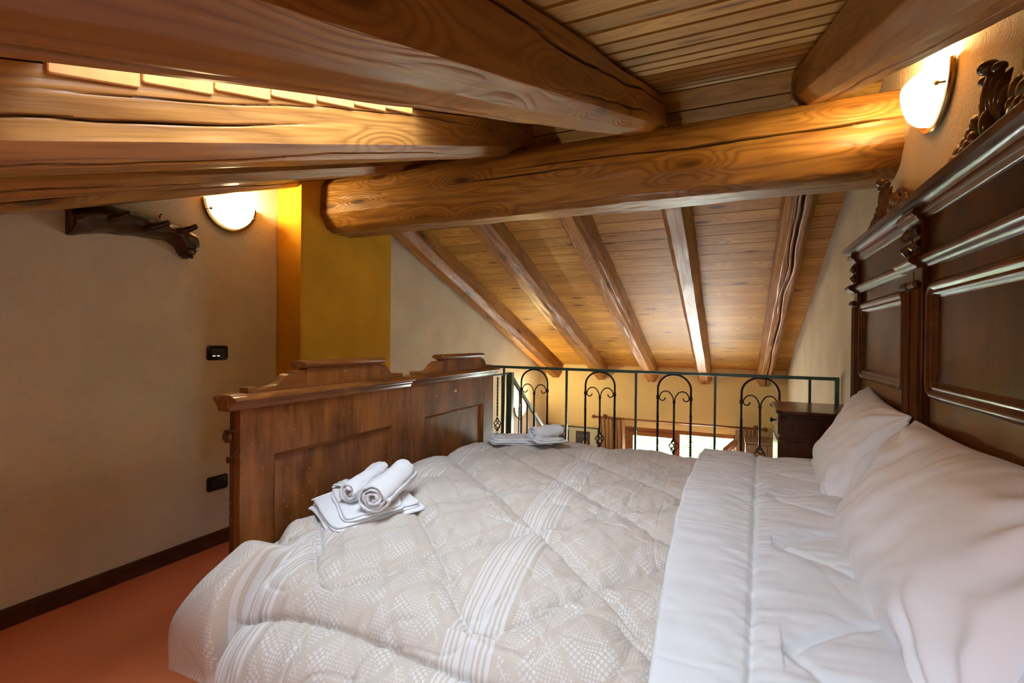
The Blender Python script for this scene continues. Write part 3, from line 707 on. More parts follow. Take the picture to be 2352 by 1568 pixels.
# ============================================================ duvet
CS_PTS = [(.850, .262), (.862, .33), (.895, .40), (.955, .462), (1.04, .507), (1.15, .538), (1.3, .562), (1.5, .582), (1.8, .592), (2.2, .587), (2.6, .572), (2.85, .556), (2.945, .538), (2.995, .49), (3.012, .40), (3.012, .28)]
NV = 560
cs, arc = spline(CS_PTS, NV)
tg = np.gradient(cs, axis=0); tg /= np.linalg.norm(tg, axis=1)[:, None]; nrm = np.stack([-tg[:, 1], tg[:, 0]], 1)
V0 = np.interp(1.02, cs[:260, 0], arc[:260])        # arc position of the row of rounded points
def top_at(y): i = np.argmin(np.abs(cs[60:500, 0]-y))+60; return cs[i, 1]
def duvet_disp(u, v):
    du = u+.085*(v-V0)
    S = .485; a = (du+1.03)/S; b = (v-V0)/S
    ar = a-np.round(a)
    e = .06; hyp = np.abs(b+e-np.sqrt(ar**2+e*e))
    p = a-b; q = a+b
    dl = np.minimum(np.abs(p-np.round(p)), np.abs(q-np.round(q)))
    dd = np.where(b < .30, np.minimum(hyp, np.where(b > .22, dl, 9)), dl)*S*.72
    dd = np.where(b < -.02, 9, dd)
    v1 = V0-.088-.045*np.exp(-((u+1.24)/.12)**2)-.008*np.sin(u*9)
    dh = np.abs(v-v1); dh2 = np.abs(v-.015)
    seam = np.minimum(dd, dh)
    deep = np.where(dh < dd, 1.35, 1.0)*np.where(b > 1.2, .75, 1.)
    d = .020*(1-np.exp(-(seam/.06)**2))-.017*deep*np.exp(-seam/.0085)-.005
    near = np.clip((V0+.10-v)/.25, 0, 1)
    d = d+.010*near*(1-np.exp(-(dh/.07)**2))
    # creases: pucker across the seams, loose wrinkles over the top
    puck = np.exp(-(seam/.06)**2)
    d = d+.0040*puck*vnoise(u*55, v*18, 0, 11)+.0060*vnoise(u*14, v*6, 0, 12)+.0034*vnoise(u*34, v*13, 0, 13)+.0014*vnoise(u*80, v*34, 0, 15)
    r = 1-np.abs(vnoise(u*10+.6*v, v*4+.5*vnoise(u*6, v*6, 0, 9), 0, 14)); d = d-.0075*np.clip((r-.86)/.14, 0, 1)**1.6*(.4+.6*near+.3*np.clip((u+.7)/.4, 0, 1))
    r2 = 1-np.abs(vnoise(u*6-1.2*v, v*9, 0, 24)); d = d-.005*np.clip((r2-.9)/.1, 0, 1)**1.5
    return d
NU = 430
u1 = np.linspace(-1.462, -.02, NU)
U, Vv = np.meshgrid(u1, arc, indexing='ij')
dsp = duvet_disp(U, Vv)
Yc = np.broadcast_to(cs[None, :, 0], U.shape).copy(); Zc = np.broadcast_to(cs[None, :, 1], U.shape).copy()
# foot end tucks down between mattress and footboard; the near corner flares into a loose sack
tuck = np.clip((-1.37-U)/.09, 0, 1)
ontop = np.clip((Yc-1.0)/.15, 0, 1)
Zc = Zc-.085*tuck**2*ontop
flank = np.clip((V0+.06-Vv)/.18, 0, 1)
sack = flank*np.exp(-((U+1.365)/.095)**2)
crease = np.exp(-((U+1.205-.25*(Vv-.25))/.024)**2)*np.clip((V0+.04-Vv)/.12, 0, 1)
def sst(x): x = np.clip(x, 0, 1); return x*x*(3-2*x)
stp = sst((U+1.262)/.04)                       # 1 on the main quilt, 0 on the loose corner
fl2 = sst((V0+.16-Vv)/.14)
sv = sst(Vv/.24)*sst((V0+.14-Vv)/.13)
sackd = .078*sv+.006*vnoise(U*8-Vv*7, Vv*4, 0, 33)-.030*sst((-1.40-U)/.06)*sv
dsp = dsp*(1-fl2*(1-stp))+fl2*((1-stp)*sackd+.020*stp*np.exp(-((U+1.13)/.12)**2))
crease = np.exp(-((U+1.240)/.020)**2)*sst((V0+.12-Vv)/.12); dsp = dsp-.055*crease
hemr = np.clip((-1.435-U)/.027, 0, 1); dsp = dsp-.02*hemr**2*flank
Xc = U+.085*(1-stp)*sst((Vv-.10)/.20)*sst((V0+.25-Vv)/.15)*np.clip((-1.26-U)/.2, 0, 1)
YY = Yc+nrm[None, :, 0]*dsp; ZZ = Zc+nrm[None, :, 1]*dsp
P = np.stack([Xc, YY, ZZ], -1)
def sheet(P, Gr, thick, nrmdir):
    mb = MB(); nu, nv = P.shape[:2]; mb.grid(P); off = len(mb.v)
    Q = P+thick*nrmdir; mb.grid(Q[:, ::-1]); 
    def idx(i, j): return i*nv+j
    def idq(i, j): return off+i*nv+(nv-1-j)
    for i in range(nu-1):
        for j in (0, nv-1): mb.f.append((idx(i, j), idx(i+1, j), idq(i+1, j), idq(i, j)))
    for j in range(nv-1):
        for i in (0, nu-1): mb.f.append((idx(i, j), idx(i, j+1), idq(i, j+1), idq(i, j)))
    g = np.vstack([Gr.reshape(-1, 3), Gr[:, ::-1].reshape(-1, 3)])
    return mb, g
duv = thing('duvet', 'beige and white patterned quilted duvet with its pale grey end folded back', 'duvet', (-.45, 2.0, .30))
ND = np.stack([np.zeros_like(U), -nrm[None, :, 0]+0*U, -nrm[None, :, 1]+0*U], -1)
mb, gg = sheet(P[::1], np.stack([U, Vv-V0, 0*U], -1), .016, ND)
tp = mb.build('patterned_top', MT['duvet'], duv, grain=gg, smooth=True)
# folded-back end: comes out of a rolled edge and runs up to the pillows
NW = 210
ww = np.linspace(0, .60, NW)
fx = np.where(ww < .05, -.145-.014*np.sin(np.clip(ww/.05, 0, 1)*PI), -.145+(ww-.05))
fz = np.where(ww < .05, .002+.036*(1-np.cos(np.clip(ww/.05, 0, 1)*PI))/2, .038)
W, Vw = np.meshgrid(ww, arc[20:545], indexing='ij')
csy, csz = cs[20:545, 0][None], cs[20:545, 1][None]
sk = .012*np.sin(csy*2.3)+.004*vnoise(0*csy, csy*7, 0, 3)
XX = fx[:, None]+sk+0*W
xs = .03+.042*(csy-.95)
ds = np.abs(XX-xs)
bb = (csy-1.14)/.44; kk = bb-np.round(bb)
aa = (XX-.125-.02*(csy-1.6))/.44
yk = kk*.44
hy = np.abs(aa*.44+.035-1.55*np.sqrt(yk**2+.022**2))/1.75
hy = np.where(aa < -.05, 9, hy)
seam = np.minimum(ds, hy)
dpf = .012*(1-np.exp(-(seam/.05)**2))-.012*np.exp(-(seam/.009)**2)
dpf = dpf+.0045*np.exp(-(seam/.06)**2)*vnoise(XX*20, Vw*60, 0, 21)+.007*vnoise(XX*7, Vw*9, 0, 22)+.0030*vnoise(XX*16, Vw*24, 0, 23)
r = 1-np.abs(vnoise(XX*3+1.0*Vw, Vw*11, 0, 27)); dpf = dpf-.003*np.clip((r-.8)/.2, 0, 1)**1.6
dpf = dpf+fz[:, None]+.006
n_ = nrm[20:545]
PF = np.stack([XX, csy+n_[None, :, 0]*dpf, csz+n_[None, :, 1]*dpf], -1)
NF = np.stack([0*XX, -n_[None, :, 0]+0*XX, -n_[None, :, 1]+0*XX], -1)
mb, gg = sheet(PF, np.stack([XX, Vw, 0*XX], -1), .012, NF)
tag(mb.build('folded_back_lining', MT['flap'], duv, grain=gg, smooth=True), 'plain pale grey turned-back lining')

# ============================================================ pillows
def pillow(label, c, a, b, T, lean, yaw, seed, roll=0.):
    n1, n2 = 150, 120
    s = np.sin(np.linspace(-1, 1, n1)*PI/2)[:, None]; t = np.sin(np.linspace(-1, 1, n2)*PI/2)[None, :]
    ed = np.clip((1-np.abs(s)**2.6), 0, 1)**.55*np.clip((1-np.abs(t)**2.6), 0, 1)**.55
    sx = s*a*(1-.055*np.cos(t*PI/2)+.012*vnoise(0*s+seed, t*3, 0, seed)); ty = t*b*(1-.075*np.cos(s*PI/2)+.015*vnoise(s*3, 0*t+seed, 0, seed+1))
    h = T*ed*(1-.16*t)
    cr = np.maximum(np.abs(s), np.abs(t)); rad = np.arctan2(t*b, s*a)
    def wr(sd):
        w1 = .006*vnoise(s*3.2+t*1.5, t*2.6-s*1.2, 0, sd)+.003*vnoise(s*8+t*5, t*4, 0, sd+1)
        edge = np.clip((cr-.45)/.45, 0, 1)*np.clip((1-cr)/.08, 0, 1)
        w2 = .0050*edge*vnoise(rad*9, cr*2, 0, sd+2)
        w3 = 0
        # soft folds fanning out of the corners and a few long drag lines
        for k, (cs_, ct_) in enumerate(((-1, 1), (1, 1), (-1, -1), (1, -1))):
            an = np.arctan2((t-ct_)*b, (s-cs_)*a); di = np.hypot((t-ct_)*b, (s-cs_)*a)
            w3 = w3+.0115*np.sin(an*11+k*2+2*vnoise(di*5, an*2, 0, sd+k))*np.exp(-((di-.14)/.10)**2)
        ln = vnoise((s*a*.8+t*b*.6)*16, (s*a*.6-t*b*.8)*3.0, 0, sd+9); w4 = .0095*np.sign(ln)*np.abs(ln)**1.4*np.clip((1-cr)/.25, 0, 1)
        return w1+w2+w3+w4
    front = np.stack([sx+0*t, ty+0*s, h+wr(seed)*np.clip(ed*3, 0, 1)+.004], -1)
    back = np.stack([sx+0*t, ty+0*s, -h*.55-.004+0*s], -1)
    zl, cl = math.sin(lean), math.cos(lean)
    def tr(Q):
        # local: x along bed width (-> world y), y up the lean, z out of the front (towards the foot end)
        X, Y, Z = Q[..., 0], Q[..., 1], Q[..., 2]
        X, Y = X*math.cos(roll)-Y*math.sin(roll), X*math.sin(roll)+Y*math.cos(roll)
        wx = Y*cl-Z*zl; wz_ = Y*zl+Z*cl; wy = X
        wx, wy = wx*math.cos(yaw)-wy*math.sin(yaw), wx*math.sin(yaw)+wy*math.cos(yaw)
        return np.stack([c[0]+wx, c[1]+wy, c[2]+wz_], -1)
    mb = MB(); F, B = tr(front), tr(back); mb.grid(F); o = len(mb.v); mb.grid(B[:, ::-1])
    for i in range(n1-1):
        for j in (0, n2-1): mb.f.append((i*n2+j, (i+1)*n2+j, o+(i+1)*n2+(n2-1-j), o+i*n2+(n2-1-j)))
    for j in range(n2-1):
        for i in (0, n1-1): mb.f.append((i*n2+j, i*n2+j+1, o+i*n2+(n2-2-j), o+i*n2+(n2-1-j)))
    th = thing('pillow', label, 'pillow', c)
    mb.build('pillowcase', MT['cotton'], th, smooth=True)
    # open hem of the pillowcase, a loose double edge at one end
    hm = MB(); tt = np.linspace(-.93, .93, 70); q = np.linspace(0, 1, 10)
    sg = -1
    base = np.stack([sg*a*(1-.055*np.cos(tt*PI/2))-0*tt, tt*b*.97, 0*tt], 1)
    G1 = np.array([[base[i]+np.array([sg*(.034*k-.012), 0, .006*math.sin(tt[i]*7+k*2)+.010*vnoise(tt[i]*4, k, 0, seed+5)]) for k in q] for i in range(70)])
    Ft = tr(G1); Bk = tr(G1+np.array([0, 0, -.004])); hm.grid(Ft); hm.grid(Bk[:, ::-1]); hm.build('hem', MT['cotton'], th, smooth=True)
    return th
pillow('white pillow at the far side of the bed, leaning beside the nightstand', (.455, 2.395, .765), .380, .235, .095, R_(66), R_(-2), 51, R_(3))
pillow('large white pillow nearest the camera, leaning on the headboard', (.435, 1.50, .735), .485, .250, .105, R_(62), R_(1), 61, R_(-1))

# ============================================================ towels
def rounded_pad(c, a, b, z0, h, yaw, layers, seed, follow=True):
    """folded towel: layers stacked in a stepped, soft-edged pad"""
    out = []
    for k in range(layers):
        n1, n2 = 40, 40
        s = np.sin(np.linspace(-1, 1, n1)*PI/2)[:, None]; t = np.sin(np.linspace(-1, 1, n2)*PI/2)[None, :]
        inset = .010*k*(1 if k % 2 else .6)
        A, B = a-inset+.004*math.sin(seed+k*2), b-inset+.004*math.cos(seed*1.7+k*3)
        hh = h/layers
        ex, ey = hh*.75/A, hh*.75/B
        prof = np.sqrt(np.clip(1-np.clip((np.abs(s)-1+ex)/ex, 0, 1)**2, 0, 1)*np.clip(1-np.clip((np.abs(t)-1+ey)/ey, 0, 1)**2, 0, 1))
        sag = .0045*vnoise(s*1.6, t*1.6, 0, seed)+.0016*vnoise(s*5, t*5, k, seed)
        zt = z0+hh*(k+.5)+hh*.52*prof+sag+.0006*vnoise(s*14, t*14, k, seed)
        zb_ = z0+hh*(k+.5)-hh*.5*prof+sag
        x = s*A+.007*vnoise(0*s, t*2, k, seed+3); y = t*B+.007*vnoise(s*2, 0*t, k, seed+4)
        x = x*(1-.075*np.abs(t)**7); y = y*(1-.075*np.abs(s)**7)
        X = c[0]+x*math.cos(yaw)-y*math.sin(yaw); Y = c[1]+x*math.sin(yaw)+y*math.cos(yaw)
        dz = (np.interp(Y, cs[60:480, 0], cs[60:480, 1])-.59-.018*np.clip((-1.37-X)/.09, 0, 1)**2) if follow else 0
        top = np.stack([X, Y, zt+dz], -1); bot = np.stack([X, Y, zb_+dz], -1)
        mb = MB(); mb.grid(top); o = len(mb.v); mb.grid(bot[:, ::-1])
        for i in range(n1-1):
            for j in (0, n2-1): mb.f.append((i*n2+j, (i+1)*n2+j, o+(i+1)*n2+(n2-1-j), o+i*n2+(n2-1-j)))
        for j in range(n2-1):
            for i in (0, n1-1): mb.f.append((i*n2+j, i*n2+j+1, o+i*n2+(n2-2-j), o+i*n2+(n2-1-j)))
        out.append(mb)
    return out
def folded_towel(label, c, a, b, z0, h, yaw, layers, seed):
    t = thing('folded_towel', label, 'towel', (c[0], c[1], z0), 'folded white towels on the duvet')
    for mb in rounded_pad(c, a, b, z0+.010, h, yaw, layers, seed): mb.build('folded_layer', MT['terry'], t, smooth=True)
    # woven border rib near one end
    m = MB()
    for q in (.80, .84, .88):
        tt = np.linspace(-.92, .92, 20); x = -a*q+0*tt; y = tt*b
        X = c[0]+x*math.cos(yaw)-y*math.sin(yaw); Y = c[1]+x*math.sin(yaw)+y*math.cos(yaw)
        Z = z0+.010+h+np.interp(Y, cs[60:480, 0], cs[60:480, 1])-.59-.018*np.clip((-1.37-X)/.09, 0, 1)**2-.0005
        m.tube(np.stack([X, Y, Z], 1), .0022, 6)
    m.build('woven_border', MT['terry'], t, smooth=True)
    return t
def rolled_towel(label, p0, p1, r, turns, seed, squash=.86):
    p0, p1 = np.array(p0, float), np.array(p1, float); L = np.linalg.norm(p1-p0); T = (p1-p0)/L
    S = np.cross(T, (0, 0, 1)); S /= np.linalg.norm(S); U = np.cross(S, T)
    nA, nL = 150, 34; th = np.linspace(0, turns*2*PI, nA); rr = .010+(r-.010)*(th/th[-1]); half = (r-.010)/turns*.36
    t = np.linspace(0, 1, nL)
    def surf(side):
        rad = rr[None, :]+side*half+.0045*vnoise(t[:, None]*2.5, th[None]*.9, side, seed)+.003*vnoise(t[:, None]*7, th[None]*2.6, side, seed+2)
        endn = .012*vnoise(0*t[:, None], th[None]*.8, 0, seed+4)*np.where(t[:, None] < .5, 1-t[:, None]*2, 0)
        lob = 1+.10*np.sin(th[None]*1+seed)*(1-rr[None]/r)
        x = rad*np.cos(th[None]-1.9)*lob; y = rad*np.sin(th[None]-1.9)*squash*lob
        return p0+T*((t[:, None]+endn/L)*L)[..., None]+S*x[..., None]+U*y[..., None]
    A, B = surf(1), surf(-1); mb = MB(); mb.grid(A); o = len(mb.v); mb.grid(B[:, ::-1])
    for i in range(nL-1):
        for j in (0, nA-1): mb.f.append((i*nA+j, (i+1)*nA+j, o+(i+1)*nA+(nA-1-j), o+i*nA+(nA-1-j)))
    for j in range(nA-1):
        for i in (0, nL-1): mb.f.append((i*nA+j, i*nA+j+1, o+i*nA+(nA-2-j), o+i*nA+(nA-1-j)))
    ob = mb.build('rolled_towel', MT['terry'], smooth=True)
    return tag(ob, label, 'towel', 'rolled white towels on the duvet')
def sachet(label, c, a, b, yaw, seed):
    s = np.linspace(-1, 1, 18)[:, None]; t = np.linspace(-1, 1, 18)[None, :]
    h = .012*np.clip(1-s**2, 0, 1)**.5*np.clip(1-t**2, 0, 1)**.5*(1+.5*vnoise(s*2.5, t*2.5, 0, seed))+.002
    x, y = np.broadcast_arrays(s*a, t*b); X = c[0]+x*math.cos(yaw)-y*math.sin(yaw); Y = c[1]+x*math.sin(yaw)+y*math.cos(yaw)
    mb = MB(); mb.grid(np.stack([X, Y, c[2]+h], -1)); mb.grid(np.stack([X, Y, c[2]+0*h], -1)[:, ::-1])
    return tag(mb.build('soap_sachet', MT['sachet'], smooth=True), label, 'sachet', 'clear soap packets on the towels')
yw = R_(-26)
folded_towel('wide flat folded towel under the other towels in the near set', (-1.237, 1.426), .172, .168, .576, .033, R_(-29), 3, 3)
folded_towel('narrower folded towel on top of the flat one in the near set', (-1.237, 1.425), .175, .108, .607, .019, R_(-38), 2, 5)
zr = .628
rolled_towel('bigger rolled towel in the near set with its spiral end showing', (-1.100, 1.300, zr+.032), (-1.190, 1.590, zr+.046), .056, 3.3, 8)
rolled_towel('smaller rolled towel at the left of the bigger roll in the near set', (-1.232, 1.328, zr+.024), (-1.312, 1.598, zr+.036), .042, 2.3, 9)
sachet('clear soap packet on the near set of towels', (-1.345, 1.455, .634), .050, .036, yw+.5, 3)
folded_towel('wide flat folded towel under the far set beside the railing', (-1.195, 2.735), .185, .150, .590, .032, R_(33), 3, 13)
folded_towel('smaller folded towel under the roll in the far set', (-1.015, 2.715), .105, .105, .616, .020, R_(55), 2, 15)
rolled_towel('single rolled towel on the far set, near the railing', (-1.065, 2.645, .648), (-.965, 2.815, .650), .047, 3.0, 18)
sachet('clear soap packet on the far set of towels', (-1.30, 2.715, .603), .055, .045, .2, 4)

# ============================================================ nightstand
ns = thing('nightstand', 'dark mahogany nightstand with a small knob between bed and railing', 'nightstand', (.42, 3.29, 0))
def cham(x0, x1, y0, y1, c): return [(x0+c, y0), (x1, y0), (x1, y1), (x0+c, y1), (x0, y1-c), (x0, y0+c)]
MB().prism(cham(.235, .60, 3.075, 3.52, .03), 'z', .05, .79).build('carcass', MT['mahogany'], ns, axis='z', bevel=.002)
MB().prism(cham(.212, .608, 3.05, 3.545, .035), 'z', .802, .822).build('top', MT['mahogany'], ns, axis='x', bevel=.006, seg=3)
MB().prism(cham(.224, .604, 3.062, 3.533, .033), 'z', .788, .803).build('top_moulding', MT['mahogany'], ns, axis='x', bevel=.004)
MB().prism(cham(.225, .604, 3.066, 3.53, .03), 'z', .655, .672).build('waist_moulding', MT['mahogany'], ns, axis='x', bevel=.005)
MB().prism(cham(.215, .606, 3.055, 3.54, .03), 'z', 0, .06).build('plinth', MT['mahogany'], ns, axis='x', bevel=.004)
dr = MB().box(.224, .236, 3.115, 3.48, .685, .78).build('drawer', MT['mahogany'], ns, axis='y', bevel=.003)
MB().lathe([(0, .005), (-.010, .005), (-.013, .011), (-.020, .014), (-.027, .010), (-.029, .0)][::1], (.224, 3.30, .735), 'x', 14).build('knob', MT['iron'], dr, smooth=True)
do = MB().box(.225, .236, 3.115, 3.48, .09, .64).build('door', MT['mahogany'], ns, axis='z', bevel=.003)
MB().lathe([(0, .005), (-.010, .005), (-.013, .010), (-.020, .012), (-.026, .008), (-.028, .0)], (.225, 3.17, .40), 'x', 14).build('knob', MT['iron'], do, smooth=True)

# ============================================================ railing
YRL = 3.70
rl = thing('railing', 'green railing with black wrought iron arches along the loft edge', 'railing', (-.65, YRL, 0))
MB().box(-1.915, .605, YRL-.011, YRL+.011, .955, .976).build('top_rail', MT['green'], rl, bevel=.002)
MB().box(-1.90, .605, YRL-.008, YRL+.008, .06, .076).build('bottom_rail', MT['green'], rl, bevel=.002)
MB().box(.583, .608, YRL-.012, YRL+.012, .0, .976).build('end_post', MT['green'], rl, axis='z', bevel=.002)
for x in (-1.753, -1.206, -.666, -.121, .447): MB().box(x-.008, x+.008, YRL-.008, YRL+.008, 0, .956).build('post', MT['green'], rl, axis='z', bevel=.0015)
def basket(m, x, y, zc, r=.028, h=.043, bar=.0045):
    for k in range(4):
        t = np.linspace(0, 1, 22); a = k*PI/2+t*PI*1.0; rr = r*np.sin(t*PI)**.8+.004
        m.tube(np.stack([x+rr*np.cos(a), y+rr*np.sin(a), zc-h+2*h*t], 1), bar, 6)
    for s in (-1, 1): m.lathe([(0, .010), (.006, .012), (.012, .009)], (x, y, zc+s*(h+.006)-.006), 'z', 10)
def arch(cx, root):
    Rr = .114; zs = .848; b = .0075
    g = part_empty('arch_panel', root, (cx, YRL, .08))
    t = np.linspace(PI, 0, 26); P = np.stack([cx+Rr*np.cos(t), 0*t+YRL, zs+Rr*.93*np.sin(t)], 1)
    P = np.vstack([[(cx-Rr, YRL, .745)], P, [(cx+Rr, YRL, .745)]])
    MB().tube(P, b, 10).build('arch_bar', MT['iron'], g, smooth=True)
    for s in (-1, 1):
        z = np.linspace(.075, .745, 110); tw = np.clip((z-.15)/.52, 0, 1)*2*PI*7.0
        MB().tube(np.stack([0*z+cx+s*Rr, 0*z+YRL, z], 1), .0095, 4, square=True, twist=tw).build('twisted_bar', MT['iron'], g)
        # scroll: springs from the centre bar, arches over to the side bar and curls back in
        q = np.linspace(0, 1, 40); P = []
        pts = [(.003, .762), (.010, .792), (.030, .822), (.055, .833), (.082, .825), (.100, .800), (.102, .778), (.090, .766), (.075, .765), (.064, .775), (.062, .786)]
        sp, _ = spline([(cx+s*a, YRL, c) for a, c in pts], 46)
        MB().tube(sp, .0045, 8).build('scroll', MT['iron'], g, smooth=True)
        m = MB()
        for zz in (.782, .791, .800): m.lathe([(-.004, .010), (0, .0135), (.004, .010)], (cx+s*Rr, YRL, zz-.005), 'z', 12)
        m.build('collar', MT['iron'], g, smooth=True)
    m = MB().tube([(cx, YRL, .49), (cx, YRL, .765)], .0072, 10).tube([(cx, YRL, .075), (cx, YRL, .39)], .0072, 10); m.build('centre_bar', MT['iron'], g, smooth=True)
    m = MB()
    for zz in (.752, .761): m.lathe([(-.004, .009), (0, .0125), (.004, .009)], (cx, YRL, zz), 'z', 12)
    m.build('collar', MT['iron'], g, smooth=True)
    m = MB(); basket(m, cx, YRL, .438); m.build('basket_twist', MT['iron'], g, smooth=True)
for cx in (-1.481, -.938, -.394, .160): arch(cx, rl)
# stair railing: short level run, newel, sloping handrail
XS = -1.925
sr = thing('stair_railing', 'green stair railing going down beside the pale gable wall', 'railing', (XS, 4.2, 0))
MB().box(XS-.010, XS+.010, 3.74, 4.225, .868, .884).build('top_rail', MT['green'], sr, axis='y', bevel=.002)
MB().box(XS-.028, XS+.028, 4.17, 4.225, -.60, .884).build('newel_post', MT['green'], sr, axis='z', bevel=.003)
SL = -.72; zh = lambda y: .86+SL*(y-4.2)
MB().prism([(4.21, zh(4.21)-.022), (6.3, zh(6.3)-.022), (6.3, zh(6.3)+.022), (4.21, zh(4.21)+.022)], 'x', XS-.011, XS+.011).build('handrail', MT['green'], sr, axis='y')
MB().prism([(4.21, zh(4.21)-.92), (6.3, zh(6.3)-.92), (6.3, zh(6.3)-.87), (4.21, zh(4.21)-.87)], 'x', XS-.011, XS+.011).build('lower_rail', MT['green'], sr, axis='y')
for y in (3.80, 4.03): MB().box(XS-.008, XS+.008, y-.008, y+.008, .0 if y < 3.79 else -.15, .868).build('baluster', MT['green'], sr, axis='z')
y = 3.93; z = np.linspace(.0, .86, 110); MB().tube(np.stack([0*z+XS, 0*z+y, z], 1)[z > .50], .008, 4, square=True, twist=(z*50)[z > .50]).tube(np.stack([0*z+XS, 0*z+y, z], 1)[z < .37], .008, 4, square=True, twist=(z*50)[z < .37]).build('twisted_bar', MT['iron'], sr)
m = MB(); basket(m, XS, y, .435, .026, .05); m.build('basket_twist', MT['iron'], sr, smooth=True)
for i, y in enumerate((4.42, 4.62, 4.84, 5.06, 5.28, 5.5, 5.72, 5.94, 6.16)):
    if i % 3 == 1:
        z = np.linspace(zh(y)-.88, zh(y)-.02, 90); MB().tube(np.stack([0*z+XS, 0*z+y, z], 1), .009, 4, square=True, twist=z*50).build('twisted_bar', MT['iron'], sr)
    else: MB().box(XS-.007, XS+.007, y-.007, y+.007, zh(y)-.88, zh(y)-.02).build('baluster', MT['green'], sr, axis='z')
st = thing('staircase', 'wooden staircase descending from the loft along the gable wall', 'staircase', (-2.3, 5.0, ZL))
for i in range(12):
    y = 3.79+i*.275; zt = -.20*(i+1)
    MB().box(XL+.004, XS-.02, y, y+.30, zt-.04, zt).build('tread', MT['tread'], st, axis='x', bevel=.004)
MB().prism([(3.79, -.30), (7.10, ZL), (6.75, ZL), (3.79, -.52)], 'x', XS-.06, XS-.02).build('stringer', MT['tread'], st, axis='y')

# ============================================================ wall lamps
def wall_lamp(label, x, y, z, sgn, r=.165, watts=9., depth=.078, fill=0.):
    """half-bowl glass uplighter on a wall whose inside faces sgn*x; flat top at z"""
    t = thing('wall_lamp', label, 'lamp', (x, y, z-r), None)
    # back plate: half disc with a raised rim
    a = np.linspace(PI, 2*PI, 40)
    def half(rr, xo): return [(x+sgn*xo, y+rr*math.cos(q), z+rr*math.sin(q)) for q in a]
    m = MB(); m.grid(np.array([half(r*.80, .012), half(r*.86, .014), half(r*.93, .020), half(r, .020), half(r*1.02, .014), half(r*1.0, .006), half(r*.90, .004)])); m.build('rim', MT['brass'], t, smooth=True, angle=50)
    P0, P1 = half(r*.84, .002), half(r*.84, .013); m = MB(); n = len(P0); m.add(P0+P1, [tuple(range(n))[::-1], tuple(range(n, 2*n))]+[(i, i+1, n+i+1, n+i) for i in range(n-1)]+[(n-1, 0, n, 2*n-1)]); m.build('back_plate', MT['brass'], t)
    # glass: quarter-ellipsoid shell, open at the top
    rg = r*.86; rows = []
    for q in np.linspace(0, PI/2, 16):
        rows.append([(x+sgn*(.020+depth*math.cos(q)**.9), y+rg*math.sin(q)*math.cos(k), z-.004+rg*math.sin(q)*math.sin(k)) for k in a])
    m = MB(); m.grid(np.array(rows))
    rows2 = [[(p[0]-sgn*.004, y+(p[1]-y)*.965, z-.004+(p[2]-z+.004)*.965) for p in rw] for rw in rows]
    m.grid(np.array(rows2))
    m.build('glass_shade', MT['shade'], t, smooth=True)
    for q in (R_(205), R_(335)):
        c = (x+sgn*.022, y+r*.90*math.cos(q), z+r*.90*math.sin(q))
        MB().lathe([(0, .003), (sgn*.018, .003), (sgn*.019, .007), (sgn*.025, .007), (sgn*.028, .003)], c, 'x', 12).build('screw', MT['brass'], t, smooth=True)
    MB().tube([(x+sgn*.012, y, z-.05), (x+sgn*.05, y, z-.05)], .016, 12).build('bulb_holder', MT['cotton'], t, smooth=True)
    lamp_light('lamp_glow', (x+sgn*.060, y, z+.012), watts, WARM, .035)
wall_lamp('half-bowl wall lamp glowing on the left wall beside the coat rack', XL, 1.918, 1.972, 1, watts=8.)
wall_lamp('half-bowl wall lamp glowing above the carved headboard', XR, 2.105, 2.088, -1, watts=7.)
wall_lamp('distant wall lamp glowing behind the stair railing', XL, 6.17, .28, 1, watts=11.)

# ============================================================ coat rack, switch, socket
cr = thing('coat_rack', 'dark half-log coat rack with branch-stub pegs on the left wall', 'coat rack', (XL, 1.42, 1.66))
def log_profile():
    n = 70; Y = np.linspace(1.155, 1.700, n); s = (Y-1.155)/.545
    top = 1.800-.012*s+.010*np.sin(s*5)-.02*np.clip((.03-s)/.03, 0, 1)
    bot = np.interp(s, [0, .04, .10, .25, .45, .62, .76, .84, .88, .93, .97, 1.0], [1.640, 1.640, 1.650, 1.672, 1.685, 1.690, 1.688, 1.664, 1.625, 1.608, 1.612, 1.65])
    top = np.minimum(top, 1.522+T20*Y-.181)
    top = np.where(s > .955, top-.05*((s-.955)/.045)**2, top)
    return Y, top, bot
Yl, tz, bz = log_profile()
rings = []
for i in range(len(Yl)):
    zc, hz = (tz[i]+bz[i])/2, (tz[i]-bz[i])/2; dep = .055+.035*np.clip(hz/.08, 0, 1.2)
    ring = []
    for k in np.linspace(-PI/2, PI/2, 22):
        w_ = 1+.06*vnoise(Yl[i]*14, k*2, 0, 3)+.03*vnoise(Yl[i]*40, k*5, 0, 4)
        ring.append((XL+.001+dep*math.cos(k)*w_, Yl[i]+.004*vnoise(k*2, 1, i*.02, 8), zc+hz*math.sin(k)*w_))
    rings.append(ring)
m = MB(); m.grid(np.array(rings)); nv = 22
m.f.append(tuple(range(nv))[::-1]); m.f.append(tuple(range((len(Yl)-1)*nv, len(Yl)*nv)))
m.build('log', MT['bark'], cr, axis='y', smooth=True, angle=50)
m = MB(); ring = np.array(rings[0]); c = ring.mean(0); P = (ring-c)*.93+c-np.array([0, .004, 0]); m.add([tuple(q) for q in P], [tuple(range(nv))]); m.add([tuple(q+np.array([0, .003, 0])) for q in P], [tuple(range(nv))[::-1]]); m.build('cut_end', MT['barkend'], cr)
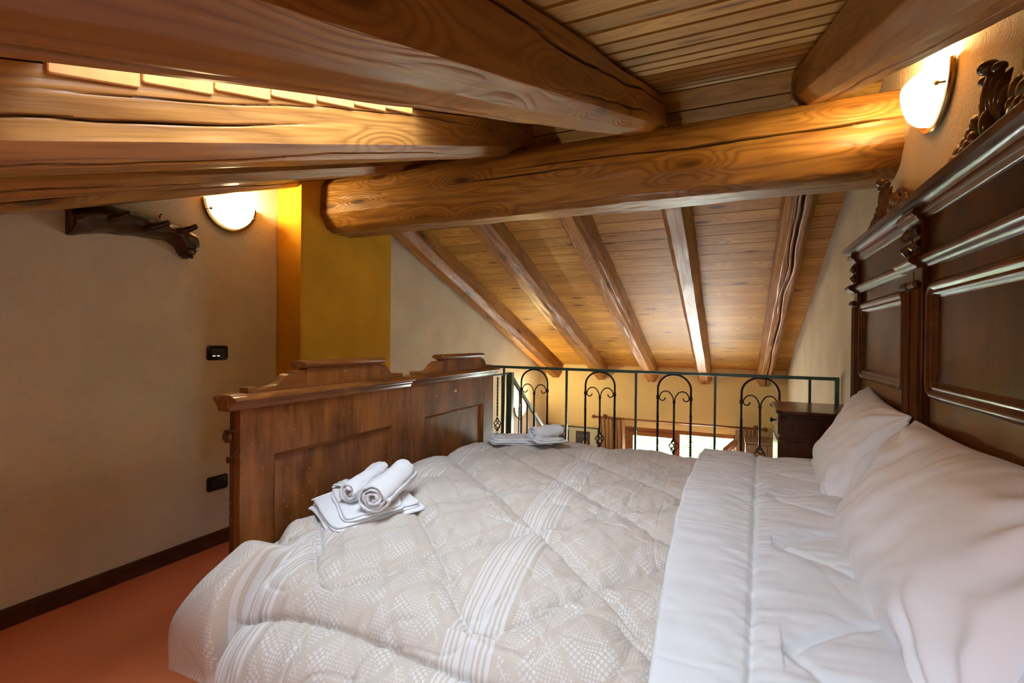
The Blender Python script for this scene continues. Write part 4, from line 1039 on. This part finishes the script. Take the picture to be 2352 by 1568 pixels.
for (y, z, dy, L) in ((1.285, 1.745, .045, .075), (1.445, 1.740, .055, .075), (1.595, 1.752, .045, .06)):
    P, _ = spline([(XL+.07, y, z-.012), (XL+.095, y+dy*.3, z-.008), (XL+.125, y+dy*.8, z+.008), (XL+.140, y+dy*1.15, z+.022)], 16)
    MB().tube(P, np.r_[np.linspace(.022, .014, 12), .0145, .0145, .0135, .011], 12).build('peg', MT['bark'], cr, axis='y', smooth=True, angle=50)
for y in (1.29, 1.535): MB().tube([(XL+.012, y, 1.80), (XL+.014, y, 1.815), (XL+.022, y+.004, 1.822)], .003, 6).build('hanging_hook', MT['iron'], cr, smooth=True)
m = MB(); m.ball((XL+.085, 1.645, 1.640), .016, 8, (.6, 1.3, .8)); m.ball((XL+.07, 1.66, 1.618), .014, 8, (.8, 1, .8)); m.build('burl_knob', MT['bark'], cr, smooth=True)

def plate(name, label, cat, y0, y1, z0, z1):
    t = thing(name, label, cat, (XL, (y0+y1)/2, z0))
    P = rrect(y0, y1, z0, z1, .014, 6); Q = rrect(y0+.006, y1-.006, z0+.006, z1-.006, .010, 6); n = len(P)
    m = MB(); m.add([(XL+.001, *p) for p in P]+[(XL+.007, *p) for p in P]+[(XL+.011, *p) for p in Q], [tuple(range(n))[::-1], tuple(range(2*n, 3*n))]+[(i, (i+1) % n, n+(i+1) % n, n+i) for i in range(n)]+[(n+i, n+(i+1) % n, 2*n+(i+1) % n, 2*n+i) for i in range(n)])
    m.build('cover_plate', MT['blackp'], t, smooth=True, angle=40)
    return t
sw = plate('light_switch', 'black rectangular light switch with two lit marks on the left wall', 'switch', 1.790, 1.915, 1.062, 1.144)
for y in (1.826, 1.852, 1.878):
    k = MB().box(XL+.010, XL+.0145, y-.0115, y+.0115, 1.081, 1.126).build('rocker', MT['blackp2'], sw, bevel=.0015)
    if y < 1.87: MB().box(XL+.0143, XL+.0150, y-.008, y+.008, 1.0845, 1.0875).build('indicator', MT['led'], k)
    else: MB().box(XL+.0143, XL+.0148, y-.003, y+.003, 1.098, 1.112).build('slot', MT['blackp'], k)
so = plate('wall_socket', 'black rectangular wall socket low on the left wall by the footboard', 'socket', 1.795, 1.920, .317, .399)
for y in (1.832, 1.858, 1.884): MB().box(XL+.010, XL+.0135, y-.0115, y+.0115, .336, .381).build('module', MT['blackp2'], so, bevel=.0015)

# ============================================================ lower room: curtain, picture, cupboard
ZC = .055; YC = 7.155
rod = thing('curtain_rod', 'brown wooden curtain rod with ball finials above the far window', 'curtain rod', (-.77, YC, ZC))
MB().tube([(-1.86, YC, ZC), (.33, YC, ZC)], .013, 14).build('rod', MT['rod'], rod, smooth=True)
for s, x in ((-1, -1.86), (1, .33)): MB().lathe([(0, .013), (s*.010, .020), (s*.018, .014), (s*.026, .022), (s*.044, .029), (s*.062, .022), (s*.072, .009), (s*.076, .002)], (x, YC, ZC), 'x', 16).build('finial', MT['rod'], rod, smooth=True)
for x in (-1.755, .265): MB().lathe([(0, .022), (.10, .022), (.105, .034), (.115, .034)][::-1], (x, YC-.02, ZC), 'y', 14).build('bracket', MT['rod'], rod, smooth=True)
for x in list(np.linspace(-1.72, -1.47, 7))+list(np.linspace(.03, .24, 7)):
    t = np.linspace(0, 2*PI, 20); MB().tube(np.stack([x+.004*np.sin(t), YC+.022*np.cos(t), ZC-.006+.024*np.sin(t)], 1), .0045, 6).build('ring', MT['rod'], rod, smooth=True)
def curtain(label, x0, x1, z0, nf, seed):
    s = np.linspace(0, 1, 110)[:, None]; q = np.linspace(0, 1, 40)[None, :]
    dep = .028*(.35+.65*np.clip(q*6, 0, 1))
    x = x0+(x1-x0)*s*(1+.02*np.sin(q*6))+.010*np.sin(s*nf*4*PI+1)*(q > .03); yv = YC+dep*np.sin(s*nf*2*PI+.6*vnoise(s*4, q*2, 0, seed))+.008*vnoise(s*8, q*5, 0, seed)
    zz = ZC-.03-(ZC-.03-z0)*q+0*s
    x, yv, zz = np.broadcast_arrays(x, yv, zz); A = np.stack([x, yv, zz], -1); B = A+np.array([0, .004, 0])
    m = MB(); m.grid(A); m.grid(B[:, ::-1]); return tag(m.build('curtain', MT['curtain'], axis='z', smooth=True), label, 'curtain')
curtain('gold-brown curtain gathered at the left of the far window', -1.80, -1.45, -2.35, 6, 2)
curtain('gold-brown curtain gathered at the right of the far window', .02, .29, -2.35, 6, 5)
pc = thing('framed_picture', 'pale mint poster with dark flower panels and a green frame on the yellow wall', 'picture', (-2.26, YF, -.70))
px0, px1, pz0, pz1 = -2.665, -1.862, -.70, -.142
MB().box(px0, px1, YF-.018, YF-.006, pz0, pz1).build('sheet', MT['mint'], pc)
m = MB()
for a, b, c, d in ((px0-.012, px1+.012, pz1, pz1+.012), (px0-.012, px1+.012, pz0-.012, pz0), (px0-.012, px0, pz0, pz1), (px1, px1+.012, pz0, pz1)): m.box(a, b, YF-.028, YF-.002, c, d)
m.build('frame', MT['dgreenframe'], pc)
for k, (a, b) in enumerate(((-2.475, -2.312), (-2.200, -1.980))):
    pn = MB().box(a-.007, b+.007, YF-.0195, YF-.018, -.447, -.187).build('gold_border', MT['goldline'], pc)
    MB().box(a, b, YF-.0205, YF-.0195, -.44, -.194).build('print_ground', MT['night'], pn)
    rg = random.Random(5+k)
    for q in range(11):
        cx, cz, r = rg.uniform(a+.03, b-.03), rg.uniform(-.41, -.225), rg.uniform(.012, .024)
        m = MB(); n = 14; ring = [(cx+r*(1+.18*math.sin(5*t))*math.cos(t), YF-.0206-.0002*q, cz+r*(1+.18*math.sin(5*t))*math.sin(t)) for t in np.linspace(0, 2*PI, n, endpoint=False)]
        m.add(ring+[(p[0], p[1]+.0004, p[2]) for p in ring], [tuple(range(n)), tuple(range(n, 2*n))[::-1]])
        m.build('flower', MT[('peach', 'cream', 'leafp')[q % 3]], pn)
MB().tube([(-2.26, YF-.03, -.12), (-2.26, YF-.005, -.115)], .004, 8).build('nail', MT['iron'], pc)
cp = thing('cupboard', 'grey-brown wooden cupboard standing right of the far window', 'cupboard', (.37, 6.85, ZL))
MB().box(.135, .612, 6.66, 7.05, ZL, -.045).build('carcass', MT['cup'], cp, axis='z', bevel=.003)
MB().box(.125, .614, 6.648, 7.06, -.045, -.024).build('top_board', MT['cup'], cp, axis='x', bevel=.003)
for a, b in ((.14, .372), (.376, .608)):
    d_ = MB().box(a, b, 6.644, 6.66, ZL+.08, -.06).build('door', MT['cup'], cp, axis='z', bevel=.003)
    MB().lathe([(0, .005), (-.012, .005), (-.016, .010), (-.024, .008), (-.026, .002)], ((b-.03) if a < .3 else (a+.03), 6.644, -1.3), 'y', 12).build('knob', MT['iron'], d_, smooth=True)

# ============================================================ outside
struct(MB().box(-14, 10, 7.6, 40, ZL-.7, ZL-.4).build('floor', MT['ground']))
def tree(label, x, y, h, r, seed, mat):
    t = thing('leafy_tree', label, 'tree', (x, y, ZL-.4), None); rg = np.random.default_rng(seed)
    MB().tube([(x, y, ZL-.4), (x+.05, y, ZL-.4+h*.3), (x-.04, y, ZL-.4+h*.7)], [.12, .09, .04], 10).build('trunk', MT['trunk'], t, axis='z', smooth=True)
    m = MB(); V = []; F = []
    for k in range(2600):
        d = rg.normal(size=3); d /= np.linalg.norm(d); rr = r*(.55+.45*rg.random()**.5)*(1+.25*float(vnoise(*(d*2.2), seed)))
        c = np.array([x, y, ZL-.4+h*.62])+d*rr*np.array([1, 1, h*.42/r])
        a = rg.normal(size=3); a /= np.linalg.norm(a); b = np.cross(a, rg.normal(size=3)); b /= np.linalg.norm(b); s = .07+.06*rg.random()
        o = len(V); V += [c-a*s, c+b*s*.5, c+a*s, c-b*s*.5]; F.append((o, o+1, o+2, o+3))
    m.add(V, F); f = m.build('foliage', MT[mat], t); f['kind'] = 'stuff'
tree('bushy green tree seen through the middle of the far window', -1.15, 11.2, 3.0, 1.1, 1, 'foliage')
tree('pale green tree seen through the open right half of the far window', .75, 14.2, 3.6, 1.35, 2, 'foliage2')
tree('low green shrub furthest right outside the window', 2.6, 11.0, 2.6, .9, 3, 'foliage')
